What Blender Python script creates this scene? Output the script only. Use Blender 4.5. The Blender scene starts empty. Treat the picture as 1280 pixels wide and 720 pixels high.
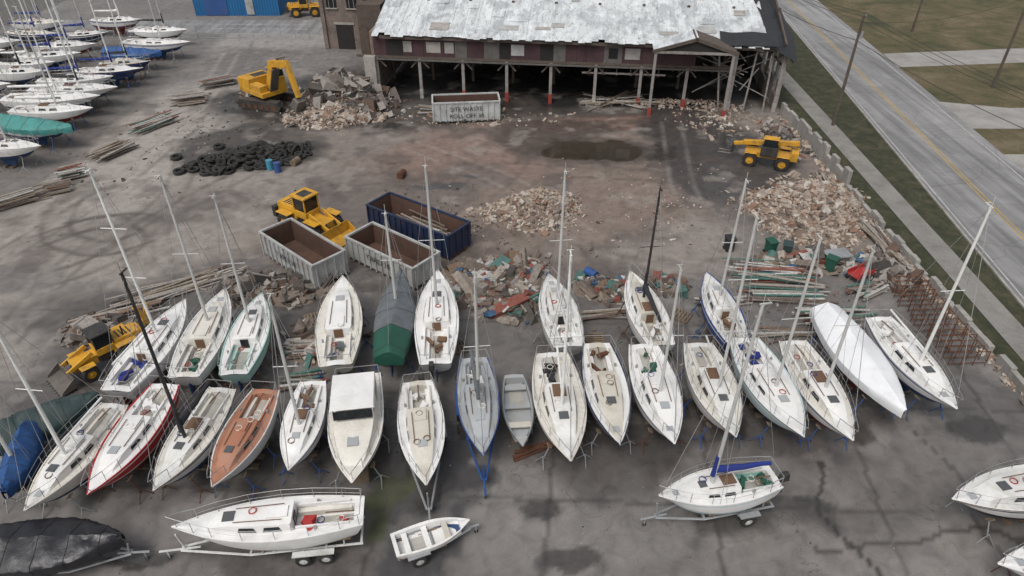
import bpy, math, random, bmesh
import numpy as np
from mathutils import Vector, Matrix
R=random.Random(7)
pi=math.pi
scene=bpy.context.scene
COL=scene.collection
# ------------------------------------------------------------------ materials
MATS={}
def newmat(name):
    m=bpy.data.materials.new(name); m.use_nodes=True
    nt=m.node_tree; b=nt.nodes['Principled BSDF']; return m,nt,b
def N(nt,t,**k):
    n=nt.nodes.new(t)
    for a,v in k.items(): setattr(n,a,v)
    return n
def coords(nt):
    tc=N(nt,'ShaderNodeTexCoord'); oi=N(nt,'ShaderNodeObjectInfo'); va=N(nt,'ShaderNodeVectorMath',operation='ADD')
    nt.links.new(tc.outputs['Object'],va.inputs[0]); nt.links.new(oi.outputs['Location'],va.inputs[1]); return va.outputs[0]
def noise(nt,vec,scale,detail=6,rough=.6,dist=0):
    n=N(nt,'ShaderNodeTexNoise'); n.inputs['Scale'].default_value=scale; n.inputs['Detail'].default_value=detail
    n.inputs['Roughness'].default_value=rough; n.inputs['Distortion'].default_value=dist
    nt.links.new(vec,n.inputs['Vector']); return n.outputs['Fac']
def ramp(nt,fac,stops,interp='LINEAR'):
    r=N(nt,'ShaderNodeValToRGB'); r.color_ramp.interpolation=interp; e=r.color_ramp.elements
    while len(e)<len(stops): e.new(.5)
    for i,(p,c) in enumerate(stops):
        e[i].position=p; e[i].color=(c,c,c,1) if isinstance(c,(int,float)) else (*c,1)
    nt.links.new(fac,r.inputs[0]); return r.outputs[0]
def mix(nt,fac,a,b,blend='MIX'):
    m=N(nt,'ShaderNodeMix',data_type='RGBA',blend_type=blend)
    for v,i in ((fac,0),(a,6),(b,7)):
        if isinstance(v,(int,float)): m.inputs[i].default_value=v
        elif isinstance(v,tuple): m.inputs[i].default_value=(*v,1)
        else: nt.links.new(v,m.inputs[i])
    return m.outputs[2]
def bump(nt,b,h,strength=.3,dist=.05):
    n=N(nt,'ShaderNodeBump'); n.inputs['Strength'].default_value=strength; n.inputs['Distance'].default_value=dist
    nt.links.new(h,n.inputs['Height']); nt.links.new(n.outputs[0],b.inputs['Normal'])
def mat(name,col,rough=.5,metal=0,dirt=(.12,.095,.07),amt=.5,scale=1.5,bmp=.1,bs=12,spk=.6):
    if name in MATS: return MATS[name]
    m,nt,b=newmat(name); v=coords(nt)
    n1=noise(nt,v,scale,6,.65,.4)
    c=mix(nt,ramp(nt,n1,[(.45,0),(.75,amt)]),col,dirt)
    if spk: c=mix(nt,ramp(nt,noise(nt,v,scale*9,3,.6),[(.48,0),(.8,amt*spk)]),c,tuple(x*.6 for x in dirt))
    c=mix(nt,1.0,c,ramp(nt,noise(nt,v,.45,1),[(.3,.84),(.7,1.0)]),'MULTIPLY')
    nt.links.new(c,b.inputs['Base Color']); b.inputs['Metallic'].default_value=metal
    nt.links.new(ramp(nt,n1,[(.3,rough),(.7,min(1,rough+.25))]),b.inputs['Roughness'])
    if bmp: bump(nt,b,noise(nt,v,bs,3),bmp,.03)
    MATS[name]=m; return m
def islandmat(name,cols,rough=.85,bmp=.3,bright=1):
    m,nt,b=newmat(name); v=coords(nt); g=N(nt,'ShaderNodeNewGeometry')
    st=[(i/len(cols),tuple(x*bright for x in c)) for i,c in enumerate(cols)]
    c=ramp(nt,g.outputs['Random Per Island'],st,'CONSTANT')
    c=mix(nt,1.0,c,ramp(nt,noise(nt,v,4,4,.7),[(.3,.55),(.7,1.1)]),'MULTIPLY')
    nt.links.new(c,b.inputs['Base Color']); b.inputs['Roughness'].default_value=rough
    MATS[name]=m; return m
def gel(name,col,amt=.45,rough=.38): return mat('gelcoat_'+name,col,rough,0,(.3,.265,.21),amt,.9,0,6,.3)
WHITE=gel('white',(.8,.79,.77),.32); CREAM=gel('cream',(.73,.7,.63),.5); OFFW=gel('offwhite',(.73,.725,.7),.55)
TAN=gel('tan',(.6,.565,.49),.5); GREYD=gel('grey_deck',(.38,.4,.41),.5); TEAL=gel('teal',(.16,.4,.34),.35); LTEAL=gel('light_teal',(.4,.62,.56),.35)
PALEB=gel('pale_blue',(.55,.68,.7),.35); ORANGE=gel('orange_deck',(.4,.17,.1),.6,.6); REDH=gel('red_hull',(.42,.012,.02),.1)
BLUEH=gel('blue_hull',(.02,.06,.22),.2); NAVYH=gel('navy_hull',(.012,.02,.06),.2); SOLE=gel('cockpit_sole',(.45,.44,.4),.8,.6)
DGREY=gel('dark_grey_boat',(.12,.125,.13),.4)
AFRED=mat('antifoul_red',(.2,.03,.02),.8); AFBLUE=mat('antifoul_blue',(.02,.06,.16),.8); AFBLK=mat('antifoul_black',(.03,.03,.032),.8)
GLASS=mat('dark_window',(.012,.015,.018),.08,0,(.05,.05,.05),.15,2,0)
SMOKE=mat('smoked_hatch',(.09,.095,.1),.2,0,(.1,.1,.09),.4,2,0)
ALU=mat('mast_aluminium',(.62,.62,.6),.45,.25,(.2,.2,.18),.25); WHP=mat('mast_white',(.78,.78,.75),.4,0,(.25,.22,.18),.2)
BLKM=mat('mast_black',(.02,.02,.022),.45); STEEL=mat('stainless',(.5,.5,.5),.35,.7); TEAK=mat('teak_trim',(.16,.085,.045),.6)
RUST=mat('rusty_steel',(.13,.055,.03),.85,.2,(.04,.025,.018),.7,2,.3); GALV=mat('galvanised',(.38,.39,.4),.5,.4,(.12,.1,.08),.5)
RUBBER=mat('rubber',(.02,.02,.02),.8,0,(.09,.075,.06),.5); RIMW=mat('wheel_rim',(.62,.62,.6),.4); WOOD=mat('old_wood',(.2,.15,.1),.85,0,(.07,.05,.04),.7)
YEL=mat('machine_yellow',(.62,.32,.02),.45,0,(.16,.11,.06),.7,1.6,.05); BLK=mat('machine_black',(.025,.025,.025),.5)
MTEETH=mat('worn_steel',(.22,.2,.18),.45,.7,(.09,.06,.04),.6)
CONC=mat('concrete',(.36,.34,.31),.85,0,(.15,.13,.11),.7,1.2,.25); CONCD=mat('concrete_dark',(.13,.12,.11),.9,0,(.05,.045,.04),.6)
SAILB=mat('sail_cover_blue',(.012,.03,.2),.8,0,(.05,.05,.07),.3,2,.4,8); SAILK=mat('sail_cover_black',(.018,.018,.022),.7,0,(.06,.06,.06),.3,2,.4,8)
GRNT=mat('tarp_green',(.012,.085,.055),.5,0,(.03,.05,.04),.4,2,.6,5); BLUT=mat('tarp_blue',(.012,.075,.24),.5,0,(.05,.06,.08),.4,2,.7,5)
GRYT=mat('tarp_grey',(.13,.145,.155),.5,0,(.06,.06,.06),.5,2,.8,4); BLKT=mat('tarp_black',(.014,.014,.018),.3,0,(.05,.05,.05),.3,2,1.0,3)
DGRT=mat('tarp_dark_green',(.025,.05,.05),.55,0,(.06,.06,.05),.4,2,.7,4); SHRW=mat('shrink_wrap_white',(.8,.81,.82),.32,0,(.5,.5,.5),.3,1.2,.4,3,.3)
REDP=mat('red_paint',(.4,.02,.02),.5); CLR_BLUE=mat('blue_paint',(.02,.08,.26),.5,0,(.1,.08,.06),.4)
# ------------------------------------------------------------------ mesh builder
class MB:
    def __init__(s): s.v=[];s.f=[];s.m=[];s.sl=[]
    def mi(s,m):
        if m not in s.sl: s.sl.append(m)
        return s.sl.index(m)
    def add(s,vs,fs,m):
        o=len(s.v); s.v+= [tuple(v) for v in vs]; i=s.mi(m)
        for f in fs: s.f.append(tuple(o+k for k in f)); s.m.append(i)
    def box(s,c,d,m,rz=0,ry=0,rx=0,top=1,jit=0,r=R):
        x,y,z=d[0]/2,d[1]/2,d[2]/2; M=Matrix.Rotation(rz,3,'Z')@Matrix.Rotation(ry,3,'Y')@Matrix.Rotation(rx,3,'X')
        vs=[]
        for k in (-1,1):
            t=top if k==1 else 1
            for a,b in ((-1,-1),(1,-1),(1,1),(-1,1)):
                p=Vector((a*x*t,b*y*t,k*z))
                if jit: p=Vector([q*(1+r.uniform(-jit,jit)) for q in p])
                vs.append(M@p+Vector(c))
        s.add(vs,[(3,2,1,0),(4,5,6,7),(0,1,5,4),(1,2,6,5),(2,3,7,6),(3,0,4,7)],m)
    def tube(s,pts,r,m,n=6,r2=None,cap=True):
        pts=[Vector(p) for p in pts]; vs=[];fs=[];K=len(pts)
        for i,p in enumerate(pts):
            d=(pts[min(i+1,K-1)]-pts[max(i-1,0)]).normalized()
            u=d.cross(Vector((0,0,1))); 
            if u.length<.05: u=d.cross(Vector((1,0,0)))
            u.normalize(); w=d.cross(u); rr=r if r2 is None else r+(r2-r)*i/(K-1)
            for k in range(n):
                a=2*pi*k/n; vs.append(p+u*math.cos(a)*rr+w*math.sin(a)*rr)
        for i in range(K-1):
            for k in range(n): fs.append((i*n+k,i*n+(k+1)%n,(i+1)*n+(k+1)%n,(i+1)*n+k))
        if cap and n>2: fs.append(tuple(range(n-1,-1,-1))); fs.append(tuple((K-1)*n+k for k in range(n)))
        s.add(vs,fs,m)
    def prism(s,prof,y0,y1,m):
        n=len(prof)
        vs=[(x,y0,z) for x,z in prof]+[(x,y1,z) for x,z in prof]
        s.add(vs,[tuple(range(n)),tuple(range(2*n-1,n-1,-1))]+[(i,i+n,(i+1)%n+n,(i+1)%n) for i in range(n)],m)
    def wheel(s,c,r,w,mt,mr=None,n=18):
        x,y,z=c; vs=[];fs=[]
        prof=[(r*.55,-w/2),(r*.9,-w/2),(r,-w*.32),(r,w*.32),(r*.9,w/2),(r*.55,w/2)]
        for k in range(n):
            a=2*pi*k/n
            for rr,yy in prof: vs.append((x+rr*math.cos(a),y+yy,z+rr*math.sin(a)))
        P=len(prof)
        for k in range(n):
            for j in range(P-1): fs.append((k*P+j,k*P+j+1,((k+1)%n)*P+j+1,((k+1)%n)*P+j))
        s.add(vs,fs,mt)
        s.tube([(x,y-w*.36,z),(x,y+w*.36,z)],r*.56,mr or mt,n); s.tube([(x,y-w*.5,z),(x,y+w*.5,z)],r*.16,mr or mt,8)
    def loft(s,rings,mats):
        n=len(rings[0]); vs=[p for r in rings for p in r]; o=len(s.v); s.v+= [tuple(v) for v in vs]
        for i in range(len(rings)-1):
            for j in range(n-1):
                a=o+i*n+j; b=a+1; s.f.append((a,b,b+n,a+n)); s.m.append(s.mi(mats[j] if isinstance(mats,list) else mats))
    def obj(s,name,angle=35,bevel=0):
        me=bpy.data.meshes.new(name); me.from_pydata(s.v,[],s.f)
        for m in s.sl: me.materials.append(m)
        me.polygons.foreach_set('material_index',s.m); me.validate()
        bm=bmesh.new(); bm.from_mesh(me); bmesh.ops.recalc_face_normals(bm,faces=bm.faces); bm.to_mesh(me); bm.free()
        me.shade_smooth(); me.set_sharp_from_angle(angle=math.radians(angle)); 
        o=bpy.data.objects.new(name,me); COL.objects.link(o)
        if bevel:
            b=o.modifiers.new('b','BEVEL'); b.width=bevel; b.segments=2; b.limit_method='ANGLE'; b.angle_limit=math.radians(40)
        return o
class OB:
    def __init__(s,name,loc=(0,0,0),rz=0,sc=1): s.name=name;s.loc=loc;s.rz=rz;s.p={};s.bv={};s.sc=sc
    def __call__(s,n,bevel=0):
        if n not in s.p: s.p[n]=MB(); s.bv[n]=bevel
        return s.p[n]
    def done(s):
        e=bpy.data.objects.new(s.name,None); COL.objects.link(e); e.location=s.loc; e.rotation_euler=(0,0,s.rz); e.empty_display_size=.3; e.scale=(s.sc,)*3
        for n,b in s.p.items():
            if not b.v: continue
            o=b.obj(n,bevel=s.bv[n]); o.parent=e
        return e
# ------------------------------------------------------------------ boats
def W(t,w0): 
    if t<.42: return w0+(1-w0)*math.sin(pi/2*t/.42)
    return max(0,1-((t-.42)/.58)**2.15)
def boat(name,bow,stern,zd=2.0,hull=None,stripe=None,bottom=None,deck=None,top=None,mast=0,mastmat=None,beam=.315,style='sail',w0=.66,
         D=None,support='stands',boom=None,rails=True,outboard=False,seed=0,tmat=None,tmat2=None,trmat=None,detail=True,mt=.56,clutter=None,ridge=None,bench=None):
    r=random.Random(seed*13+5)
    hull=hull or WHITE; stripe=stripe or hull; bottom=bottom or r.choice([AFBLUE,AFRED,AFBLK,AFBLUE]); deck=deck or WHITE; top=top or deck; mastmat=mastmat or ALU; bench=bench or deck
    dx,dy=bow[0]-stern[0],bow[1]-stern[1]; L=math.hypot(dx,dy)*1.03; B=L*beam; D=D or (1.25 if zd>1.6 else .75)
    o=OB(name,(stern[0],stern[1],0),math.atan2(dy,dx)); h=o('hull')
    w=lambda t:max(B/2*W(t,w0),.02); zs=lambda t: zd-.05+.1*(1-t)**2+.28*t*t*(L/8)
    dp=lambda t: D*(.62+.38*math.sin(pi*min(1,t*.8+.22)))+ .1*t
    S=[(1,0),(.995,.06),(.985,.14),(.93,.5),(.9,.57),(.75,.78),(.45,.93),(0,1)]
    def pt(t,yf,zf,sg):
        return (t*L-zf*.16*L*t**5+zf*.07*L*(1-t)**6, sg*w(t)*yf*(1-.35*zf*t**3), zs(t)-zf*dp(t)*(1-.25*t**8))
    rings=[]
    NT=22
    for i in range(NT):
        t=i/(NT-1); t=1-(1-t)**1.25
        rings.append([pt(t,a,b,1) for a,b in S]+[pt(t,a,b,-1) for a,b in S[-2::-1]])
    mm=[hull,stripe,hull,stripe,bottom,bottom,bottom]; h.loft(rings,mm+mm[::-1])
    n=len(rings[0]); h.add(rings[0],[tuple(range(n))],hull)
    d=o('deck_and_cabin')
    if style in('sail','cruiser','open'):
        if style=='sail':
            c0,c1=r.uniform(.35,.40),r.uniform(.66,.72); ch=r.uniform(.3,.42)
            def hh(t):
                if t<.052: return 0
                if t<c0-.02: return -.4
                if t<c0-.012: return ch
                if t<c1: return ch*(1-.1*(t-c0))
                if t<c1+.13: return ch*.93*(1-(t-c1)/.13)**.8
                return 0
            aa=lambda t: w(t)*(.55 if t<c0-.012 else .64-.1*max(0,t-.5))
            ts=[0,.02,.05,.054]+[.06+(c0-.085)*k/6 for k in range(7)]+[c0-.022,c0-.018,c0-.011]+[c0+(c1-c0)*k/7 for k in range(8)]+[c1+.13*k/5 for k in range(1,6)]+[.87,.91,.95,.98,1]
        elif style=='cruiser':
            c0,c1=.34,.72; ch=.55
            def hh(t):
                if t<.04: return 0
                if t<.3: return -.45
                if t<.62: return ch
                if t<.86: return ch*(1-(t-.62)/.24)**.6*.9
                return 0
            aa=lambda t:w(t)*.78
            ts=[0,.03,.044,.1,.2,.295,.301,.312,.4,.5,.6,.62,.66,.7,.74,.78,.82,.85,.86,.9,.95,.98,1]
        else:
            c0,c1=.3,.6; ch=.0
            hh=lambda t:-.38 if .05<t<.86 else 0
            aa=lambda t:w(t)*.84
            ts=[0,.02,.048,.052,.1,.2,.3,.4,.5,.6,.7,.78,.84,.859,.861,.9,.95,1]
        rg=[]
        tr=.05
        for t in ts:
            x=t*L; ww=w(t); a=min(aa(t),ww*.9); H=hh(t); z=zs(t); k=.86 if H>0 else .96
            if style=='cruiser' and H>0: k=.93
            q=[(ww+.012,z+.01),(ww+.008,z+tr),(ww*.97-.02 if ww>.1 else ww*.5,z+tr),(ww*.965-.03 if ww>.1 else ww*.45,z+.012),(a,z+.022),(a*k,z+H+.02),(a*k*.55,z+H+(.05 if H>=0 else .02)),(0,z+H+(.065 if H>=0 else .02))]
            rg.append([(x,y,zz) for y,zz in q]+[(x,-y,zz) for y,zz in q[-2::-1]])
        mm=[TEAK if r.random()<.25 else hull,hull,hull,deck,deck,top,top]; d.loft(rg,mm+mm[::-1])
        zc=zs(.2)
        if style=='sail':
            for sg in(1,-1):
                d.box((L*(.06+c0-.02)/2,sg*w(.2)*.45,zc-.24),(L*(c0-.1),w(.2)*.24,.3),bench)
                d.box((L*(.06+c0-.02)/2,sg*(w(.2)*.58),zc+.09),(L*(c0-.11),.07,.14),top)
                d.tube([(L*.25,sg*w(.25)*.66,zc),(L*.25,sg*w(.25)*.66,zc+.2)],.06,STEEL,8)
                for (ta,tb) in ((c0+.03,c0+.13),(c0+.16,c0+.26)):
                    vs=[]
                    for t,f in((ta,.25),(tb,.25),(tb-.01,.78),(ta+.015,.78)):
                        a=aa(t); H=hh(t); vs.append((t*L,sg*(a*(1-.14*f)+.014),zs(t)+.02+H*f))
                    d.add(vs,[(0,1,2,3)],GLASS)
            d.box((L*(c0-.022),0,zc+.02),(.05,w(.36)*.38,.55),GLASS if r.random()<.5 else TEAK)
            d.box((L*(c0+.06),0,zc+ch+.1),(L*.11,w(.4)*.5,.06),top if r.random()<.6 else TEAK)
            d.box((L*(c1-.02),0,zs(c1)+ch+.05),(L*.06,L*.06,.05),SMOKE if r.random()<.6 else GREYD)
            if r.random()<.5: d.box((L*.86,0,zs(.86)+.05),(L*.05,L*.045,.05),GREYD)
            d.box((L*(.3*.6),0,zc-.365),(L*(c0-.1),w(.2)*.42,.03),SOLE)
            d.tube([(L*.05,0,zc+.1),(L*.2,r.uniform(-.1,.1),zc+.25)],.03,TEAK,6)
            for sg in(1,-1): d.tube([(L*(c0+.03),sg*w(.5)*.36,zs(.5)+ch+.09),(L*(c1-.05),sg*w(.6)*.34,zs(.6)+ch+.09)],.02,TEAK,5)
            if clutter or r.random()<.5:
                cm=clutter or r.choice([SAILB,SAILK,WHITE,TEAK,RUST,GRYT,GRNT])
                for _ in range(4): d.box((L*r.uniform(.08,.3),r.uniform(-.4,.4),zc-.05),(r.uniform(.2,.7),r.uniform(.12,.35),r.uniform(.1,.25)),cm,rz=r.uniform(0,3),jit=.4,r=r)
            for _ in range(3):  # coiled lines on deck
                cx_,cy_=L*r.uniform(.1,.75),r.uniform(-.3,.3); zz_=zs(.5)+(hh(cx_/L) if hh(cx_/L)>0 else -.1)+.08
                d.tube([(cx_+.16*math.cos(k),cy_+.16*math.sin(k),zz_+.006*k) for k in range(12)],.018,r.choice([SAILB,TEAK,CREAM,REDP]),4)
        if style=='cruiser':
            zr=zs(.3)+1.35
            d.box((L*.36,0,zr),(L*.34,B*.78,.09),WHITE,top=.96)
            for sg in(1,-1):
                for tx in(.21,.3,.42,.515): d.box((L*tx,sg*B*.35,zr-.42),(.07,.05,.78),WHITE)
                d.box((L*.41,sg*B*.355,zr-.35),(L*.18,.02,.36),GLASS)
            d.box((L*.53,0,zr-.38),(.03,B*.68,.42),GLASS,ry=-.35)
            d.box((L*.1,0,zc-.2),(L*.1,B*.6,.4),CREAM); d.box((L*.22,.5,zc-.1),(.5,.5,.5),CREAM);
            d.box((L*.7,0,zs(.7)+.46),(.55,.5,.05),GREYD)
            for _ in range(6): d.box((L*r.uniform(.08,.24),r.uniform(-.6,.6),zc-.25),(.4,.3,.25),r.choice([TAN,CREAM,TEAK]),rz=r.uniform(0,3),jit=.3,r=r)
        if style=='open':
            for t in(.16,.42,.68): d.box((L*t,0,zs(t)-.12),(L*.07,w(t)*1.62,.06),deck if t<.6 else TAN)
            d.box((L*.3,.0,zs(.3)-.33),(L*.3,w(.3)*.9,.02),SOLE)
        if rails and detail and style!='open':
            rl=o('rails')
            z=lambda t:zs(t)+.62
            for sg in(1,-1):
                P=[(t*L,sg*(w(t)-.07),z(t)) for t in(.02,.12,.28,.45,.62,.78,.88)]
                rl.tube(P,.011,STEEL,4)
                rl.tube([(p[0],p[1],p[2]-.3) for p in P],.009,STEEL,4)
                for p in P: rl.tube([(p[0],p[1],p[2]-.62),p],.014,STEEL,5)
            rl.tube([(.88*L,w(.88)-.07,z(.88)),(.95*L,w(.95),z(.95)+.05),(1.01*L,0,z(1)+.07),(.95*L,-w(.95),z(.95)+.05),(.88*L,-w(.88)+.07,z(.88))],.018,STEEL,5)
            rl.tube([(.12*L,w(.12)-.07,z(.12)),(.01*L,w(0)-.08,z(0)),(.01*L,-w(0)+.08,z(0)),(.12*L,-w(.12)+.07,z(.12))],.018,STEEL,5)
            rl.tube([(.97*L,.04,zs(1)),(.99*L,.04,z(1))],.015,STEEL,5)
    else:
        tm=tmat or GRYT; tm2=tmat2 or tm; rg=[]; rr=random.Random(seed)
        ks=30; hgt=ridge or (.6 if style=='wrap' else .75)
        for i in range(ks+1):
            t=i/ks; ww=w(t)+.04; z=zs(t); sag=.06*math.sin(i*.95+seed) if style!='wrap' else .015*math.sin(i*1.1)
            rid=hgt*(1-.75*t**2.2)*(.75+.25*min(1,t*6)) + (0.0 if style=='wrap' else sag+rr.uniform(-.03,.03))
            q=[(ww+.01,-.42),(ww+.03,-.2),(ww+.03,.02),(ww*.93,.1+.08*rid),(ww*.7,.36*rid+.08-sag),(ww*.42,.66*rid+.04-sag),(ww*.16,.94*rid),(0,rid+.03)]
            A_=.035 if style!='wrap' else .01; jz=lambda:rr.uniform(-A_,A_)
            hem=lambda zz:(.1*math.sin(i*1.7)+rr.uniform(-.05,.05) if zz<-.4 and style!='wrap' else 0)
            rg.append([(t*L-.03,y+jz(),z+zz+jz()+hem(zz)) for y,zz in q]+[(t*L-.03,-y+jz(),z+zz+jz()+hem(zz)) for y,zz in q[-2::-1]])
        k2=8 if tmat2 else 0
        if k2: d.loft(rg[:k2+1],tm2); d.loft(rg[k2:],tm)
        else: d.loft(rg,tm)
        d.add(rg[0],[tuple(range(len(rg[0])))],tm2)
        for i in range(2,ks,6): d.tube([(p[0],p[1]*1.012,p[2]+.012) for p in rg[i]],.011,BLK if style!='wrap' else WHITE,4)
    if mast:
        m=o('mast_and_rigging'); mx=L*mt; z0=zs(mt)+.3; tp=z0+mast; lean=r.uniform(-.012,.012)*mast; x2=mx-.015*mast
        m.tube([(mx,0,z0),(x2,lean,tp)],.085,mastmat,8,.062)
        wd=w(mt)-.05
        ss=[.5] if mast<9.5 else [.38,.68]
        for q in ss:
            zz=z0+mast*q; xm=mx+(x2-mx)*q; sw=wd*.62
            m.tube([(xm,lean*q-sw,zz),(xm,lean*q+sw,zz)],.022,mastmat,5)
        zz=z0+mast*ss[0]; xm=mx+(x2-mx)*ss[0]
        for sg in(1,-1):
            pts=[(mx,sg*wd,zs(mt)+.05),(xm,lean*ss[0]+sg*wd*.62,zz)]
            if len(ss)>1: pts.append((mx+(x2-mx)*ss[1],lean*ss[1]+sg*wd*.6,z0+mast*ss[1]))
            pts.append((x2,lean,tp-.1)); m.tube(pts,.011,STEEL,4)
            m.tube([(mx-.3,sg*wd,zs(mt)+.05),(xm,0,zz-.1)],.009,STEEL,4)
        m.tube([(L*.985,0,zs(1)+.06),(x2,lean,tp-.1)],.016,STEEL,4); m.tube([(.03,0,zs(0)+.05),(x2,lean,tp)],.011,STEEL,4)
        m.box((x2-.1,lean,tp+.04),(.45,.05,.05),mastmat); m.tube([(x2,lean,tp),(x2,lean,tp+.5)],.012,mastmat,4)
        m.tube([(x2-.25,lean-.15,tp+.12),(x2-.25,lean+.15,tp+.12)],.012,mastmat,4)
        if boom is not None:
            bz=z0+.75; bl=L*(mt-.1); ang=r.uniform(-.06,.06)
            m.tube([(mx,0,bz),(mx-bl,bl*ang,bz+.05)],.055,mastmat,8)
            if boom!=0:
                pts=[(mx-.05,0,bz+.2)]+[(mx-bl*k/6,bl*ang*k/6+r.uniform(-.03,.03),bz+.15-.012*k+r.uniform(-.02,.02)) for k in range(1,7)]
                m.tube(pts,.17,boom,8,.09)
                m.tube([(mx+.06,0,bz-.2),(mx+.03,0,bz+1.0)],.11,boom,8,.08)
    s=o('keel_and_stands'); kb=zs(.5)-dp(.5)
    if support=='stands':
        if style!='cruiser':
            s.prism([(L*.36,kb+.2),(L*.6,kb+.2),(L*.55,.16),(L*.39,.16)],-.07,.07,bottom)
            s.prism([(L*.03,zs(0)-.7),(L*.1,kb+.35),(L*.09,.5),(L*.03,.55)],-.03,.03,bottom)
        else:
            for t in(.2,.5,.72): s.box((L*t,0,kb/2),(.4,.9,kb),WOOD)
        for t in(.42,.52): s.box((L*t,0,.08),(.25,.9,.15),WOOD)
        sm=r.choice([RUST,RUST,GALV,CLR_BLUE])
        for t in(.14,.45,.76):
            for sg in(1,-1):
                yy=sg*w(t)*.8; zt=zs(t)-dp(t)*.72; bx=L*t; by=sg*(w(t)*.8+.32)
                s.tube([(bx,by,.35),(bx,yy,zt)],.03,sm,6)
                s.box((bx,yy+sg*.03,zt),(.25,.25,.05),WOOD,rx=sg*.6)
                for a in(0,2.1,4.2): s.tube([(bx,by,.55),(bx+.42*math.cos(a),by+.42*math.sin(a),.02)],.022,sm,5)
    elif support=='trailer':
        tm=trmat or GALV; zt=.55
        for sg in(1,-1):
            s.tube([(L*.02,sg*B*.3,zt),(L*.62,sg*B*.3,zt),(L*1.0,sg*.08,zt)],.055,tm,6)
            ws=[.22,.34] if L>6.5 else [.27]
            for t in ws: s.wheel((L*t,sg*B*.47,.33),.33,.22,RUBBER,RIMW); 
            s.box((L*sum(ws)/len(ws),sg*B*.47,.74),(.75*len(ws)+.2,.27,.05),tm)
            for t in(.12,.55):
                s.tube([(L*t,sg*B*.3,zt),(L*t,sg*w(t)*.72,zs(t)-dp(t)*.75)],.035,tm,6); s.box((L*t,sg*w(t)*.7,zs(t)-dp(t)*.74),(.6,.1,.08),WOOD)
        for t in(.03,.22,.34,.5,.62): s.box((L*t,0,zt),(.09,B*.62+ (.3 if t in(.22,.34) else 0),.09),tm)
        s.tube([(L*.9,0,zt),(L*1.12,0,zt-.05)],.05,tm,6); s.tube([(L*1.08,0,zt),(L*1.08,0,.05)],.035,tm,6); s.wheel((L*1.08,0,.09),.09,.06,RUBBER)
        s.tube([(L*.98,0,zt),(L*1.0,0,zs(1)-.5)],.04,tm,6)
        if zd>1.5: s.prism([(L*.36,kb+.2),(L*.58,kb+.2),(L*.55,zt-.1),(L*.39,zt-.1)],-.07,.07,bottom)
    else:
        for t in(.2,.45,.7): s.box((L*t,0,max(.05,kb/2)),(.2,B*.5,max(kb,.12)),WOOD)
    if outboard:
        u=o('outboard_motor',.03); u.box((-.28,.2,zs(0)+.15),(.42,.3,.42),BLK,top=.8); u.box((-.2,.2,zs(0)-.45),(.16,.1,.9),BLK); u.box((-.22,.2,zs(0)-.9),(.4,.06,.1),BLK)
    return o.done()
S='sailboat'
# back row
boat(S,(-19.2,32.1),(-19.8,24.8),hull=WHITE,stripe=WHITE,deck=WHITE,mast=9.8,mastmat=WHP,boom=0,seed=1,clutter=SAILB)
boat(S,(-17.2,33.2),(-16.8,25.8),hull=WHITE,deck=OFFW,top=CREAM,mast=9,seed=2,clutter=GRNT)
boat(S,(-14.9,32.8),(-14.3,26.0),hull=LTEAL,stripe=TEAL,deck=WHITE,top=WHITE,mast=8,seed=3,bench=LTEAL)
boat(S,(-10.4,34.5),(-9.2,26.7),hull=CREAM,deck=CREAM,top=WHITE,seed=4,bottom=AFBLK)
boat('covered_sailboat',(-6.9,35.1),(-6.5,27.2),hull=DGREY,style='tarp',tmat=GRYT,tmat2=GRNT,mast=6,seed=5,beam=.26)
boat(S,(-4.6,35.1),(-4.0,26.8),hull=WHITE,deck=WHITE,top=WHITE,mast=8.8,seed=6,outboard=True,beam=.29,clutter=TEAK)
boat(S,(2.3,34.8),(3.1,28.2),hull=OFFW,deck=OFFW,top=OFFW,mast=8.3,boom=0,seed=7,w0=.75,beam=.33)
boat(S,(7.4,35.1),(8.1,28.3),hull=WHITE,deck=WHITE,top=TAN,mast=7.2,mastmat=BLKM,boom=SAILK,seed=8,bottom=AFBLK)
boat(S,(12.1,35.1),(12.3,28.6),hull=BLUEH,stripe=WHITE,deck=OFFW,mast=7.6,boom=0,seed=9)
# front row (bows toward the water-side lane)
boat('covered_sailboat',(-21.9,18.9),(-22.9,22.6),zd=1.7,hull=BLUEH,style='tarp',tmat=BLUT,seed=10,mast=7.5)
boat(S,(-20.1,17.8),(-19.4,23.9),hull=CREAM,deck=CREAM,top=OFFW,mast=8.0,mastmat=WHP,seed=11,boom=0,beam=.34)
boat(S,(-17.9,18.6),(-17.5,25.3),hull=REDH,stripe=WHITE,deck=WHITE,top=WHITE,seed=12,bottom=AFRED,beam=.32,clutter=WHITE)
boat(S,(-15.2,18.8),(-14.5,25.0),hull=OFFW,stripe=NAVYH,deck=CREAM,top=OFFW,mast=9,mastmat=BLKM,boom=SAILK,seed=13,beam=.33)
boat(S,(-12.8,19.0),(-12.3,24.9),hull=OFFW,deck=ORANGE,top=ORANGE,seed=14,beam=.34,bench=CREAM)
boat(S,(-9.8,19.9),(-10.1,25.5),hull=WHITE,stripe=BLUEH,deck=WHITE,top=WHITE,mast=7.2,seed=15,beam=.33,rails=False)
boat('cabin_cruiser',(-6.9,19.2),(-7.9,26.0),hull=WHITE,stripe=WHITE,deck=CREAM,top=CREAM,style='cruiser',seed=16,w0=.86,beam=.37,bottom=AFBLK)
boat(S,(-3.7,19.1),(-4.8,25.5),hull=WHITE,deck=WHITE,top=TAN,seed=17,outboard=True,beam=.33,support='trailer',mt=.5,clutter=WHITE)
boat(S,(-1.3,20.7),(-2.0,27.3),hull=BLUEH,stripe=BLUEH,deck=GREYD,top=GREYD,mast=7.4,boom=GRYT,seed=18,support='trailer',trmat=CLR_BLUE,beam=.31,clutter=WHITE)
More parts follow.
